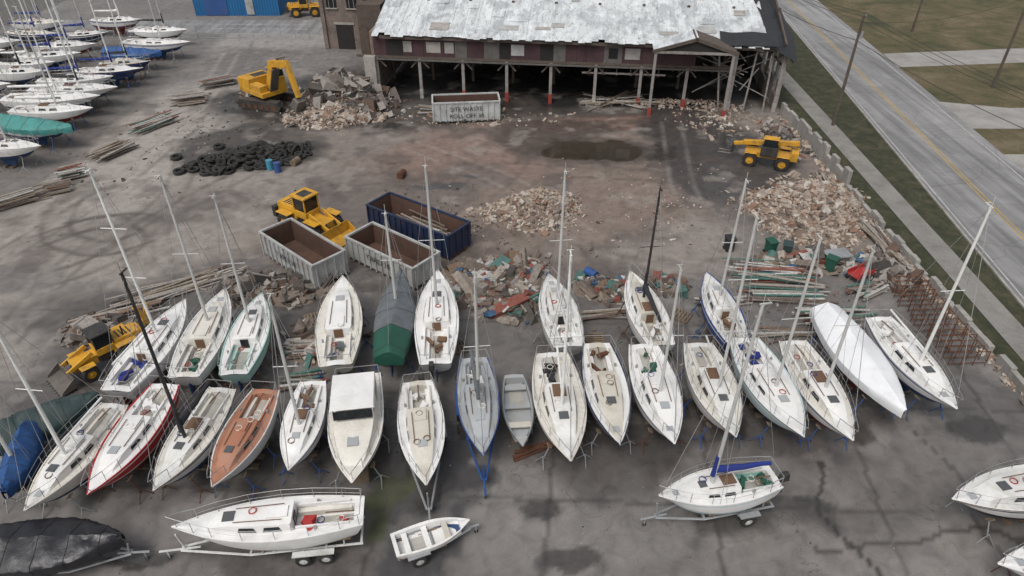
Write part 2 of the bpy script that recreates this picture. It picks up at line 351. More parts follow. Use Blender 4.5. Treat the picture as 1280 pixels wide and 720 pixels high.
boat('rowing_dinghy',(0.5,22.0),(0.1,26.9),zd=1.15,hull=DGREY,deck=GREYD,style='open',seed=19,support='blocks',beam=.32,D=.6)
boat(S,(2.6,20.4),(2.1,27.7),hull=CREAM,deck=CREAM,top=OFFW,mast=8.5,mastmat=WHP,seed=20,beam=.34,boom=0)
boat(S,(4.9,21.3),(4.6,28.5),hull=NAVYH,stripe=WHITE,deck=WHITE,top=TAN,seed=21,beam=.31)
boat(S,(7.4,21.4),(7.1,28.4),hull=WHITE,stripe=BLUEH,deck=WHITE,top=WHITE,mast=7.2,seed=22,beam=.32)
boat(S,(10.3,21.8),(10.1,28.5),hull=OFFW,deck=CREAM,top=OFFW,mast=9.6,seed=23,boom=0,beam=.34)
boat(S,(13.4,21.8),(12.7,28.9),hull=PALEB,stripe=WHITE,deck=WHITE,top=WHITE,mast=8.5,boom=0,seed=24,beam=.34,clutter=SAILB)
boat(S,(15.6,21.6),(15.3,28.7),hull=WHITE,stripe=NAVYH,deck=CREAM,top=WHITE,mast=8.0,seed=25,beam=.31,bottom=AFRED)
boat('shrink_wrapped_sailboat',(18.8,23.4),(18.2,31.6),hull=WHITE,stripe=NAVYH,style='wrap',tmat=SHRW,seed=26,beam=.29,mast=0)
boat(S,(21.4,23.6),(20.9,30.8),hull=WHITE,stripe=BLUEH,deck=OFFW,top=WHITE,mast=9,mastmat=WHP,seed=27,beam=.3,boom=0)
# foreground boats
boat(S,(-13.6,17.0),(-6.2,17.9),zd=1.8,hull=WHITE,stripe=WHITE,deck=WHITE,top=WHITE,seed=28,support='trailer',trmat=RIMW,beam=.28,clutter=REDP,bottom=WHITE,bench=CREAM)
boat('skiff',(-1.9,18.0),(-4.9,16.8),zd=.95,hull=WHITE,deck=WHITE,style='open',seed=29,support='trailer',beam=.4,D=.5,w0=.85)
boat(S,(6.4,18.6),(11.6,19.7),zd=1.8,hull=WHITE,stripe=PALEB,deck=WHITE,top=OFFW,mast=9.6,boom=SAILB,seed=30,support='trailer',beam=.36,bottom=PALEB,outboard=True,bench=TEAL,clutter=GRNT)
boat(S,(18.7,18.3),(25.5,19.6),zd=1.9,hull=WHITE,stripe=NAVYH,deck=OFFW,seed=31,bottom=AFBLK,beam=.32,clutter=TEAK)
boat(S,(18.9,15.3),(25.5,15.8),zd=1.9,hull=WHITE,deck=WHITE,seed=32,bottom=AFBLK,beam=.3)
boat('tarp_covered_boat',(-16.0,16.8),(-21.6,16.3),zd=1.5,hull=NAVYH,style='tarp',tmat=BLKT,seed=33,support='trailer',beam=.4,w0=.85,D=.8,ridge=.55)
boat('tarp_covered_boat',(-20.9,24.9),(-24.6,21.9),zd=1.6,hull=OFFW,style='tarp',tmat=DGRT,seed=34,support='trailer',beam=.42,w0=.85,D=.8)
# storage yard beyond the lane
ML=[((-41.1,78.0),(-46.5,77.4)),((-39.4,85.2),(-47.9,86.3)),((-42.8,72.5),(-50.3,71.9)),((-40.7,69.0),(-49.6,69.4)),((-41.2,66.4),(-50.7,66.6)),((-40.3,63.2),(-48,63.4)),
((-39.7,58.4),(-47.6,60.4)),((-40.3,54.4),(-47.2,55.6)),((-50.6,81),(-57.7,80.4)),((-51.6,89.9),(-57.6,88.8)),((-51,74.6),(-57,74.6)),((-57.6,89.2),(-64.8,90.6)),
((-40.8,75.3),(-48,75)),((-41.2,81.2),(-48,81.6)),((-51.8,77.6),(-58,77.8)),((-52.3,70.2),(-59,70.4)),((-52,67.2),(-59,67.2)),((-51,63.6),(-58,64)),((-50.6,84.6),(-58,84.6)),((-42,91),(-49,92)),((-60,82),(-67,82.4)),((-60,76),(-67,76)),((-60.5,86),(-68,86.4)),((-50,96),(-57,96.6)),((-60,95),(-67,95.5)),((-60.6,72),(-67,72)),((-50,60),(-57,60.5))]
for i,(a,b) in enumerate(ML):
    r=random.Random(i)
    if i in(6,17,13): boat('covered_sailboat',a,b,style='tarp',tmat=[TEAL,BLUT,GRYT][i%3] if i!=6 else mat('tarp_teal',(.05,.26,.24),.5),seed=50+i,beam=.3)
    else: boat(S,a,b,seed=50+i,hull=r.choice([WHITE,WHITE,OFFW,NAVYH,WHITE,WHITE]),deck=r.choice([WHITE,WHITE,WHITE,CREAM]),mast=r.choice([10,11,9,11.5,10]) ,mastmat=r.choice([ALU,WHP]),boom=r.choice([0,SAILB,WHITE,WHITE,SAILK]),beam=.3,detail=(i<8),stripe=r.choice([WHITE,BLUEH,WHITE]))
# ------------------------------------------------------------------ ground
def vnoise(X,Y,sc,seed):
    g=np.random.default_rng(seed).random((256,256)); x=(X/sc)%255; y=(Y/sc)%255; xi=x.astype(int); yi=y.astype(int); fx=x-xi; fy=y-yi
    fx=fx*fx*(3-2*fx); fy=fy*fy*(3-2*fy); xj=(xi+1)%256; yj=(yi+1)%256
    return (g[yi,xi]*(1-fx)+g[yi,xj]*fx)*(1-fy)+(g[yj,xi]*(1-fx)+g[yj,xj]*fx)*fy
def fbm(X,Y,sc,seed,o=4):
    s=0;a=1;t=0
    for k in range(o): s=s+a*vnoise(X+500,Y+500,sc/2**k,seed+k); t+=a; a*=.55
    return s/t
x0,x1,y0,y1=-72,60,8,122; st=.2
xs=np.arange(x0,x1+st,st); ys=np.arange(y0,y1+st,st); X,Y=np.meshgrid(xs,ys)
wx=X+(fbm(X,Y,6,10)-.5)*7+(fbm(X,Y,1.2,11,3)-.5)*1.6; wy=Y+(fbm(X,Y,6,20)-.5)*7+(fbm(X,Y,1.2,21,3)-.5)*1.6
def blob(cx,cy,rx,ry,rot=0,soft=.35,ux=None,uy=None):
    ux=wx if ux is None else ux; uy=wy if uy is None else uy
    c,s_=math.cos(rot),math.sin(rot); u=((ux-cx)*c+(uy-cy)*s_)/rx; v=(-(ux-cx)*s_+(uy-cy)*c)/ry
    return np.clip((1-np.sqrt(u*u+v*v))/soft+.5,0,1)
C=np.zeros(X.shape+(3,)); C[:]=(.172,.160,.150)
wet=np.zeros(X.shape)+np.where(Y<37,.38,.1)
def paint(mask,col,wt=None):
    global C,wet
    m=mask[...,None]; C=C*(1-m)+np.array(col)*m
    if wt is not None: wet=wet*(1-mask)+wt*mask
n5=fbm(X,Y,9,40); n6=fbm(X,Y,3,50); n7=fbm(X,Y,1.3,55)
pid=(np.floor((X-.111*Y)/3.75)*7+np.floor((Y+.04*X)/3.4)*13).astype(int)%29; C*=(.92+.16*np.random.default_rng(1).random(29)[pid])[...,None]
paint(np.clip((n5-.45)*5,0,1)*.55,(.118,.106,.098),.5)
paint(np.clip((wy-37)/4,0,1)*np.clip((70-wy)/4,0,1)*.75,(.19,.155,.132),.2)
paint(blob(3,52,16,9)*.7,(.175,.13,.106),.25)
paint(blob(-4,56,7,5)*.6,(.19,.125,.1),.2); paint(blob(11,64,10,2.5)*.65,(.18,.1,.075),.35); paint(blob(-2,62,9,3)*.55,(.17,.112,.088),.3)
paint(blob(-8,50,9,4,.2)*.6,(.11,.094,.084),.5)
paint(blob(14,42,8,3)*.6,(.24,.212,.188),.1)
paint(blob(-32,44,13,22,-.35)*.8,(.245,.22,.196),.15); paint(blob(-33,62,7,16,.0)*.85,(.3,.272,.245),.1)
paint(blob(-36,96,22,5)*.8,(.28,.265,.25),.1)
paint(blob(-27,46,8,3,.4)*.5,(.14,.12,.105),.5)
# dark oily / wet areas by the shed
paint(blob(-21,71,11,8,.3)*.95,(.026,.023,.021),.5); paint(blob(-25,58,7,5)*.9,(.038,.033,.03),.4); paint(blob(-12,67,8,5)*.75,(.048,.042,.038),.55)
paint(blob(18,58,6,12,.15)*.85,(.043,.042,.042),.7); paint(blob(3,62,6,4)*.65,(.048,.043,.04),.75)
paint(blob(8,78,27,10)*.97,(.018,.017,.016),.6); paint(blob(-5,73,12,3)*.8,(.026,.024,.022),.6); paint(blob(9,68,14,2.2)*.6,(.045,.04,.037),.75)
paint(blob(20,41,4,6)*.4,(.09,.082,.075),.4); paint(blob(-20,34,9,4)*.7,(.055,.048,.042),.5)
paint(blob(0,38,7,4)*.6,(.11,.078,.062),.4); paint(blob(-24,29,4,6)*.7,(.055,.049,.044),.6); paint(blob(-4,32,22,2.5)*.4,(.085,.075,.068),.6)
# foreground damp streaks
m=np.clip((fbm(X*.6,Y*1.3,5,70,3)-.48)*7,0,1)*(Y<40); paint(m*.5,(.092,.083,.077),.95)
paint(blob(-4.5,20.5,1.4,4,.05,.2)*.85,(.05,.049,.052),.4); paint(blob(-9,21,5,3)*.45,(.07,.064,.06),.9)
paint(blob(-6.5,20.2,.7,1.3,0,.4)*.8,(.05,.06,.02),.1)
paint(blob(-14,22.5,9,2.8)*.65,(.058,.052,.049),.9); paint(blob(3.5,22.8,5,3)*.65,(.058,.052,.049),.9)
paint(blob(10,24,8,2.2)*.6,(.068,.062,.058),.9); paint(blob(25,26,3,5)*.6,(.07,.064,.06),.8); paint(blob(19,26,5,2.2)*.5,(.068,.062,.058),.85)
paint(blob(11,18,2.2,1,.1,.3)*.7,(.05,.046,.043),.9); paint(blob(-10,16.8,5,.8,.1)*.6,(.055,.049,.045),.9); paint(blob(15,16.5,6,1.4)*.4,(.24,.222,.2),.6)
m=np.clip((fbm(X,Y,1.6,90,3)-.62)*8,0,1)*(Y<36); paint(m*.35,(.25,.232,.21))
m=np.clip((fbm(X,Y,2.2,95)-.56)*8,0,1)*((Y>36)&(Y<74)); paint(m*.55,(.08,.065,.055),.6)
m=np.clip((fbm(X,Y,1.8,97)-.6)*8,0,1)*((Y>36)&(Y<100)); paint(m*.4,(.28,.25,.222),.0)
ux=X+(n7-.5)*1.6+(n6-.5)*1.5; uy=Y+(fbm(X,Y,1.3,56)-.5)*1.2+(fbm(X,Y,3,57)-.5)*1.4
pd=blob(7.4,58.2,4.6,2.3,0,.12,ux,uy); paint(blob(7.4,58.2,5.8,3.2,0,.3,ux,uy)*.6,(.06,.05,.042),.8); paint(pd,(.045,.038,.028),1.3)
for (a,b,c,d) in((-3,24,1.2,.6),(-5.5,22,.7,1.4),(1.2,19.5,1,.5),(9,26,.6,1),(24,24,1.5,.8),(-16,17,1.4,.5),(14,58,1,1.6),(-6,51,2.4,.6),(-3.2,53,1.3,.5),(12,24.5,.7,.9),(20,60,1,2.2),(-12,64,2,.7),(14,19.8,.8,.35),(-4.2,20.3,.5,.9),(17.5,24.5,.6,1.1),(2.5,17,1.6,.35)):
    paint(blob(a,b,c,d,0,.3,ux,uy)*.85,(.05,.046,.043),1.2)
def track(pts,col,wd=.22,k=.55,gap=1.9):
    pts=np.array(pts,float); tt=np.linspace(0,len(pts)-1,160); px=np.interp(tt,range(len(pts)),pts[:,0]); py=np.interp(tt,range(len(pts)),pts[:,1])
    ker=np.ones(25)/25; px=np.convolve(np.pad(px,12,'edge'),ker,'valid'); py=np.convolve(np.pad(py,12,'edge'),ker,'valid')
    dxx=np.gradient(px); dyy=np.gradient(py); l=np.hypot(dxx,dyy)+1e-6
    for s_ in(-gap/2,gap/2):
        qx=px-dyy/l*s_; qy=py+dxx/l*s_
        ii=np.where((X>qx.min()-1)&(X<qx.max()+1)&(Y>qy.min()-1)&(Y<qy.max()+1))
        if not len(ii[0]): continue
        gx=X[ii];gy=Y[ii]; best=np.full(gx.shape,9.)
        for a,b in zip(qx,qy): best=np.minimum(best,(gx-a)**2+(gy-b)**2)
        mm=np.clip(1.4-np.sqrt(best)/wd,0,1)*k*np.clip(fbm(gx,gy,2,5)*2.2-.4,0,1); mk=np.zeros(X.shape); mk[ii]=mm; paint(mk,col)
track([(-30,30),(-31,40),(-27,48),(-30,60),(-31,80),(-34,95)],(.09,.078,.068)); track([(-36,40),(-33,50),(-32,62),(-30,75),(-28,90)],(.1,.087,.077))
track([(-34,44),(-29,46),(-26,44),(-29,41),(-34,43),(-36,50)],(.07,.06,.052),.25,.7); track([(-25,38),(-28,44),(-24,52),(-18,62)],(.085,.072,.063))
track([(-36,36),(-30,38),(-27,42),(-31,46),(-35,42)],(.07,.06,.052),.25,.6); track([(-38,42),(-34,56),(-33,70),(-36,90)],(.33,.3,.27),.3,.5)
track([(-14,52),(-2,55),(12,53),(22,57)],(.1,.078,.064)); track([(-10,60),(0,52),(6,42),(14,38)],(.27,.23,.2)); track([(4,64),(2,54),(-3,44)],(.1,.078,.064)); track([(16,66),(14,50),(16,42),(22,40)],(.23,.21,.19))
track([(-30,14),(-10,14.5),(8,15.5),(24,21)],(.12,.108,.1),.25,.35); track([(-26,36),(-14,40)],(.09,.078,.07))
rel=X-.111*Y
for xx in(-21,-13.5,-6,1.5,9,16.5,24): paint(((np.abs(rel-xx+2+.12*(n6-.5))<.1)&(Y<38)).astype(float)*.65*np.clip(n6*2.5-.3,0,1),(.045,.041,.038))
for yy in(15.2,19.9,26.5,33): paint(((np.abs(Y+.04*X-yy+.25*(n6-.5))<.1)).astype(float)*.6*np.clip(n6*2.6-.4,0,1),(.05,.045,.042))
paint(((np.abs(X-.4*np.sin(Y*.9)-14.6+(n6-.5)*1.5)<.11)&(Y<22)).astype(float)*.85,(.03,.028,.026))
paint(((np.abs(Y-.3*np.sin(X*.7)-17.6+(n6-.5)*1.8)<.1)&(X>13)&(X<26)).astype(float)*.7,(.035,.032,.03))
paint(((np.abs(X+.3*np.sin(Y*1.1)-20.6+(n6-.5)*1.2)<.1)&(Y<24)).astype(float)*.6,(.04,.037,.034))
paint(np.clip((-38.5-X)/1.5,0,1)*np.clip((100-Y)/3,0,1)*.7,(.12,.112,.104),.3)
C*= (0.9+.2*fbm(X,Y,.8,33,3))[...,None]
ny,nx=X.shape; me=bpy.data.meshes.new('yard_ground')
co=np.stack([X,Y,X*0],-1).reshape(-1,3); me.vertices.add(nx*ny); me.vertices.foreach_set('co',co.ravel().astype('f'))
i=np.arange((ny-1)*(nx-1)); r_=i//(nx-1); c_=i%(nx-1); a=r_*nx+c_; q=np.stack([a,a+1,a+nx+1,a+nx],-1).ravel()
me.loops.add(len(q)); me.loops.foreach_set('vertex_index',q.astype('i')); me.polygons.add(len(i)); me.polygons.foreach_set('loop_start',(i*4).astype('i')); me.update(); me.validate()
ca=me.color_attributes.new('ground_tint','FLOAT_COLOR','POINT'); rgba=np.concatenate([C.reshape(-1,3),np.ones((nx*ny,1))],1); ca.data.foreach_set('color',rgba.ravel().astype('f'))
wa=me.attributes.new('wetness','FLOAT','POINT'); wa.data.foreach_set('value',wet.ravel().astype('f'))
gm,nt,b=newmat('wet_concrete_yard'); v=N(nt,'ShaderNodeTexCoord').outputs['Object']
at=N(nt,'ShaderNodeAttribute',attribute_name='ground_tint'); aw=N(nt,'ShaderNodeAttribute',attribute_name='wetness')
c=mix(nt,1.0,at.outputs['Color'],ramp(nt,noise(nt,v,1.3,7,.62,.6),[(.3,.74),(.5,1.0),(.72,1.2)]),'MULTIPLY')
c=mix(nt,1.0,c,ramp(nt,noise(nt,v,16,3,.8),[(.35,.86),(.65,1.08)]),'MULTIPLY')
vo=N(nt,'ShaderNodeTexVoronoi',feature='DISTANCE_TO_EDGE'); vo.inputs['Scale'].default_value=.13
va=N(nt,'ShaderNodeVectorMath',operation='ADD'); nz=N(nt,'ShaderNodeTexNoise'); nz.inputs['Scale'].default_value=.5; nz.inputs['Detail'].default_value=5; nt.links.new(v,nz.inputs['Vector'])
sc=N(nt,'ShaderNodeVectorMath',operation='SCALE'); sc.inputs[3].default_value=5; nt.links.new(nz.outputs['Color'],sc.inputs[0]); nt.links.new(v,va.inputs[0]); nt.links.new(sc.outputs[0],va.inputs[1]); nt.links.new(va.outputs[0],vo.inputs['Vector'])
cm_=N(nt,'ShaderNodeMath',operation='MULTIPLY'); nt.links.new(ramp(nt,vo.outputs['Distance'],[(.0,.7),(.005,0)]),cm_.inputs[0]); nt.links.new(ramp(nt,noise(nt,v,.3,2),[(.48,0),(.56,1)]),cm_.inputs[1])
c=mix(nt,cm_.outputs[0],c,(.04,.036,.032))
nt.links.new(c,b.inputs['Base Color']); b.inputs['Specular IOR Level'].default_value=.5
mt_=N(nt,'ShaderNodeMath',operation='MULTIPLY_ADD'); nt.links.new(noise(nt,v,.7,4,.6),mt_.inputs[0]); mt_.inputs[1].default_value=.9; mt_.inputs[2].default_value=-.45
ad=N(nt,'ShaderNodeMath',operation='ADD'); nt.links.new(mt_.outputs[0],ad.inputs[0]); nt.links.new(aw.outputs['Fac'],ad.inputs[1])
nt.links.new(ramp(nt,ad.outputs[0],[(.15,.85),(.5,.5),(.75,.26),(1.0,.05)]),b.inputs['Roughness'])
bs=N(nt,'ShaderNodeMath',operation='MULTIPLY'); nt.links.new(noise(nt,v,7,5,.75),bs.inputs[0]); nt.links.new(ramp(nt,ad.outputs[0],[(.2,.8),(.7,.1),(1.0,.0)]),bs.inputs[1]); bump(nt,b,bs.outputs[0],.2,.05)
me.materials.append(gm); g=bpy.data.objects.new('yard_ground',me); COL.objects.link(g)
GRASS,nt,b=newmat('grass'); v=N(nt,'ShaderNodeTexCoord').outputs['Object']
c=ramp(nt,noise(nt,v,.16,8,.78,.5),[(.34,(.04,.045,.018)),(.45,(.08,.074,.03)),(.55,(.13,.102,.05)),(.68,(.19,.15,.1))]); c=mix(nt,1.0,c,ramp(nt,noise(nt,v,5,5,.8),[(.3,.55),(.7,1.2)]),'MULTIPLY')
nt.links.new(c,b.inputs['Base Color']); b.inputs['Roughness'].default_value=.95; bump(nt,b,noise(nt,v,25,3,.8),.6,.08)
GRASS2,nt,b=newmat('verge_grass'); v=N(nt,'ShaderNodeTexCoord').outputs['Object']
c=ramp(nt,noise(nt,v,.8,8,.75,.5),[(.32,(.02,.024,.012)),(.5,(.042,.046,.02)),(.68,(.1,.082,.048))]); c=mix(nt,1.0,c,ramp(nt,noise(nt,v,12,4,.8),[(.3,.55),(.7,1.2)]),'MULTIPLY')
nt.links.new(c,b.inputs['Base Color']); b.inputs['Roughness'].default_value=.95; bump(nt,b,noise(nt,v,25,3,.8),.6,.08)
def sheet(name,poly,z,m):
    mb=MB(); mb.add([(x,y,z) for x,y in poly],[tuple(range(len(poly)))],m); return mb.obj(name)
sheet('ground',[(-900,-700),(900,-700),(900,1400),(-900,1400)],-.03,GRASS)
sheet('neighbouring_asphalt',[(-300,-200),(-71,-200),(-71,300),(-300,300)],-.012,CONCD)
def asphalt(name,base,amt):
    m,nt,b=newmat(name); v=N(nt,'ShaderNodeTexCoord').outputs['Object']
    c=ramp(nt,noise(nt,v,.25,6,.7,.5),[(.3,tuple(x*.8 for x in base)),(.7,tuple(x*1.2 for x in base))])
    c=mix(nt,1.0,c,ramp(nt,noise(nt,v,20,3,.8),[(.3,.8),(.7,1.15)]),'MULTIPLY')
    mp=N(nt,'ShaderNodeMapping'); mp.inputs['Rotation'].default_value=(0,0,.1); mp.inputs['Scale'].default_value=(1,.04,1); nt.links.new(v,mp.inputs[0])
    c=mix(nt,1.0,c,ramp(nt,noise(nt,mp.outputs[0],1.1,3,.6),[(.35,.68),(.65,1.22)]),'MULTIPLY')
    vo=N(nt,'ShaderNodeTexVoronoi',feature='DISTANCE_TO_EDGE'); vo.inputs['Scale'].default_value=.2; nt.links.new(v,vo.inputs['Vector'])
    c=mix(nt,ramp(nt,vo.outputs['Distance'],[(0,amt),(.012,0)]),c,(.07,.068,.065))
    nt.links.new(c,b.inputs['Base Color']); nt.links.new(ramp(nt,noise(nt,v,.5,4),[(.35,.4),(.65,.8)]),b.inputs['Roughness']); return m
ROAD=asphalt('road_asphalt',(.22,.215,.212),.35); WALK=mat('sidewalk_concrete',(.24,.23,.212),.85,0,(.12,.105,.09),.6,.8,.15); PALEC=mat('pale_concrete',(.32,.305,.285),.85,0,(.17,.155,.135),.6,.5,.15)
rl=lambda y:28.6+.111*y; rr=lambda y:40.0+.08*y
Ys=[-60,0,30,60,90,120,260,500]
def strip(name,f0,f1,z,m,ys=Ys):
    mb=MB(); mb.loft([[(f0(y),y,z),(f1(y),y,z)] for y in ys],m); return mb.obj(name)
strip('lawn',lambda y:rr(y)-1,lambda y:rr(y)+160,.006,GRASS)
strip('grass_verge',lambda y:27.9,lambda y:rl(y)-.12,.005,GRASS2)
strip('sidewalk',lambda y:28.3+.03*y,lambda y:30.1+.03*y,.04,WALK,[-60,20,40,60,76,90,120,260,500])
strip('road',rl,rr,.012,ROAD)
YP=mat('yellow_road_paint',(.5,.33,.05),.7,0,(.22,.21,.2),.8,3,0); WP=mat('white_road_paint',(.5,.5,.48),.7,0,(.22,.21,.2),.85,3,0)
cen=lambda y:(rl(y)+rr(y))/2-.9
for s_ in(-.16,.16): strip('yellow_line',lambda y:cen(y)+s_-.05,lambda y:cen(y)+s_+.05,.017,YP)
strip('edge_line',lambda y:rl(y)+.35,lambda y:rl(y)+.45,.017,WP); strip('edge_line',lambda y:rr(y)-.9,lambda y:rr(y)-.8,.017,WP)
kb=MB(); kb.loft([[(rl(y)-.18,y,-.02),(rl(y)-.18,y,.12),(rl(y)-.02,y,.12),(rl(y),y,-.02)] for y in Ys],CONC); kb.obj('kerb')
sheet('driveway',[(rr(90),88),(120,97),(120,91),(rr(82),82.5)],.014,PALEC)
sheet('driveway',[(rr(68),68),(rr(66),71),(52,69),(120,72),(120,63),(rr(62),63.5)],.016,PALEC)
sheet('driveway',[(rr(57),57.5),(120,58),(120,-20),(rr(-20),-20)],.014,PALEC)
sheet('cross_street',[(-71.5,99),(-24,97),(-24,104.5),(-71.5,104.5)],.012,ROAD)
# ------------------------------------------------------------------ rubble
RUB=islandmat('brick_rubble',[(.42,.34,.27),(.33,.24,.18),(.46,.4,.34),(.26,.16,.11),(.36,.29,.235),(.18,.145,.12),(.42,.34,.28),(.5,.455,.4)],bright=.95)
RUBD=islandmat('dark_rubble',[(.18,.155,.135),(.09,.075,.065),(.28,.25,.225),(.05,.045,.04),(.14,.115,.1),(.33,.3,.27),(.11,.07,.05)])
JUNK=islandmat('mixed_junk',[(.25,.22,.19),(.12,.09,.07),(.42,.4,.37),(.22,.18,.15),(.05,.11,.2),(.2,.16,.13),(.3,.26,.22),(.22,.07,.05),(.35,.3,.25),(.08,.07,.06),(.48,.46,.43),(.16,.12,.1),(.18,.12,.08),(.07,.15,.13)],.8)
PLK=islandmat('planks',[(.25,.2,.15),(.35,.31,.26),(.14,.1,.08),(.42,.4,.37),(.2,.13,.09),(.3,.27,.24)],.85)
PLKM=islandmat('pipes_and_planks',[(.4,.39,.36),(.14,.1,.08),(.5,.49,.46),(.2,.17,.14),(.06,.16,.13),(.2,.15,.1),(.25,.09,.06),(.33,.3,.26)],.7)
SOIL=mat('rubble_soil',(.2,.155,.122),.95,0,(.09,.07,.053),.7,1.5,.5)
def pile(name,cx,cy,rx,ry,h,n,s0,s1,m,seed,base=True,rot=0,soil=None,el=1.6):
    r=random.Random(seed); o=OB(name,(cx,cy,0),rot); b=o('mound'); prof=lambda q:h*max(0,1-q**1.3)
    ph=[r.uniform(0,6) for _ in range(4)]
    edge=lambda a:1+.13*math.sin(2*a+ph[0])+.1*math.sin(3*a+ph[1])+.07*math.sin(5*a+ph[2])
    if base:
        rg=[[ (rx*q*edge(a)*math.cos(a),ry*q*edge(a)*math.sin(a),max(-.02,prof(q)*(1+r.uniform(-.15,.15))-.04*(q>.95))) for q in[0.01+k/10 for k in range(11)]] for a in[2*pi*k/28 for k in range(28)]]
        rg.append(rg[0]); b.loft(rg,soil or SOIL)
    d=o('debris')
    for _ in range(n):
        a=r.uniform(0,2*pi); q=min(1.25,abs(r.gauss(0,.55)) if r.random()<.5 else math.sqrt(r.random())*1.08); s=r.uniform(s0,s1)*(1 if r.random()<.9 else 1.8)
        x,y=rx*q*edge(a)*math.cos(a),ry*q*edge(a)*math.sin(a)
        d.box((x,y,prof(min(q,1))+s*.12),(s*r.uniform(.8,el),s*r.uniform(.4,.9),s*r.uniform(.25,.7)),m,rz=r.uniform(0,6),ry=r.uniform(-.6,.6),rx=r.uniform(-.6,.6),jit=.28,r=r)
    return o.done()
pile('brick_rubble_pile',1.8,46.8,3.3,3.0,1.7,1700,.1,.32,RUB,1)
pile('brick_rubble_pile',23.0,47.0,4.5,4.6,2.0,3000,.11,.36,RUB,2)
pile('brick_rubble_pile',17.5,70.0,6,1.5,.3,300,.1,.3,RUB,12,base=False)
pile('concrete_rubble_pile',-17.8,70.4,4.2,6.2,2.8,1100,.25,.95,RUBD,3,soil=CONCD,rot=.35)
pile('concrete_rubble_pile',-18.2,66.2,4.4,2.6,1.2,900,.16,.45,RUB,4)
pile('concrete_rubble_pile',-26.5,72.5,3,2.6,.6,160,.2,.7,RUBD,5,soil=CONCD)
pile('debris_pile',-.8,36.8,3.8,2.9,.8,560,.15,.65,JUNK,6,el=2.2)
pile('debris_pile',6.6,36.3,2.6,1.6,.5,200,.15,.5,JUNK,7)
pile('debris_pile',-15.2,36.4,3.8,2.0,.5,260,.12,.5,RUBD,8,el=2.5)
pile('scattered_rubble',-4.5,66.5,9,2.4,.02,260,.08,.3,RUB,9,base=False)
pile('scattered_rubble',-3,44.5,9,6,.02,400,.05,.18,RUBD,10,base=False)
pile('scattered_rubble',21,66,4,5,.02,300,.08,.3,RUB,11,base=False)
pile('debris_pile',25.3,60.5,1.6,4,.5,200,.2,.6,RUBD,13)
pile('junk_heap',20.6,39.6,4.0,1.6,.5,170,.2,.7,JUNK,14,el=2)
pile('junk_heap',25.6,38.5,1.6,2.2,.4,110,.2,.6,RUBD,15,el=2.6)
pile('scattered_rubble',12,48,9,8,.02,300,.05,.15,RUB,16,base=False)
pile('scattered_rubble',-30,62,8,14,.02,240,.05,.2,RUBD,21,base=False)
pile('debris_pile',-24.5,31.8,2.6,1.8,.4,120,.2,.7,RUBD,17)
pile('junk_heap',-11,31.5,2.0,3,.25,120,.15,.6,JUNK,18)
pile('scattered_rubble',-8,20,30,8,.01,220,.02,.07,RUBD,19,base=False)
pile('scattered_rubble',14,32,10,5,.01,220,.05,.22,JUNK,22,base=False)
pile('debris_pile',10,36.8,1.6,1,.4,70,.2,.6,JUNK,20)
ty=MB()
def tyre(mb,c,r,w,tilt,az,m):
    M=Matrix.Rotation(az,3,'Z')@Matrix.Rotation(tilt,3,'X'); vs=[];fs=[];n=16
    prof=[(.55,-.3),(.8,-.5),(1,-.35),(1,.35),(.8,.5),(.55,.3)]; P=len(prof)
    for k in range(n):
        a=2*pi*k/n
        for q,y in prof: vs.append(M@Vector((q*r*math.cos(a),q*r*math.sin(a),y*w))+Vector(c))
    for k in range(n):
        for j in range(P): fs.append((k*P+j,k*P+(j+1)%P,((k+1)%n)*P+(j+1)%P,((k+1)%n)*P+j))
    mb.add(vs,fs,m)
for _ in range(180):
    a=R.uniform(0,2*pi); q=R.random()**.6*1.05; rr_=R.choice([.36,.42,.5,.62]); h=.8*max(0,1-q)
    x,y=5.2*q*math.cos(a),2.4*q*math.sin(a); cx,cy=-23.2+x*.93-y*.3,56.4+x*.33+y*.9
    tyre(ty,(cx,cy,.16+h*R.uniform(.2,1)),rr_,.24,R.choice([0,0,.3,.7,1.3])*R.uniform(.5,1),R.uniform(0,6),RUBBER)
for (x,y) in((-28.6,53.6),(-28.2,54.3),(-30,56.5),(-27,58.8)): tyre(ty,(x,y,.2),.5,.35,.1,0,RUBBER)
ty.obj('tyre_pile')
def barrel(x,y,m,lie=False,h=.88,r=.29):
    o=OB('barrel',(x,y,0),R.uniform(0,3)); b=o('drum')
    if lie: b.tube([(0,0,r),(h,0,r)],r,m,14); b.tube([(.3,0,r),(.33,0,r)],r+.015,m,14)
    else:
        b.tube([(0,0,0),(0,0,h)],r,m,14)
        for z in(.02,.3,.58,.86): b.tube([(0,0,z-.012),(0,0,z+.012)],r+.014,m,14)
    o.done()
barrel(-20.2,53.9,CLR_BLUE); barrel(-21,54.4,mat('cyan_paint',(.05,.25,.35),.5)); barrel(-19.2,55,WOOD,True); barrel(-9.5,52.5,RUST,True); barrel(5.6,37.6,CLR_BLUE,True); barrel(21.5,40.6,RUST)
def bin_(x,y,m,rz):
    o=OB('waste_bin',(x,y,0),rz); b=o('body',.02); b.box((0,0,.55),(.6,.7,-1.0),m,top=.82); b.box((0,0,1.08),(.68,.78,.07),m,rx=.06); b.tube([(-.3,.38,.98),(.3,.38,.98)],.03,m,6)
    for s_ in(-.25,.25): b.tube([(s_-.04,.3,.12),(s_+.04,.3,.12)],.12,RUBBER,10)
    o.done()
bin_(18.2,40.8,GRNT,.3); bin_(19.2,40.4,DGRT,-.4); bin_(21.6,38.6,GRNT,.9); bin_(15.4,41.2,SAILK,.1)
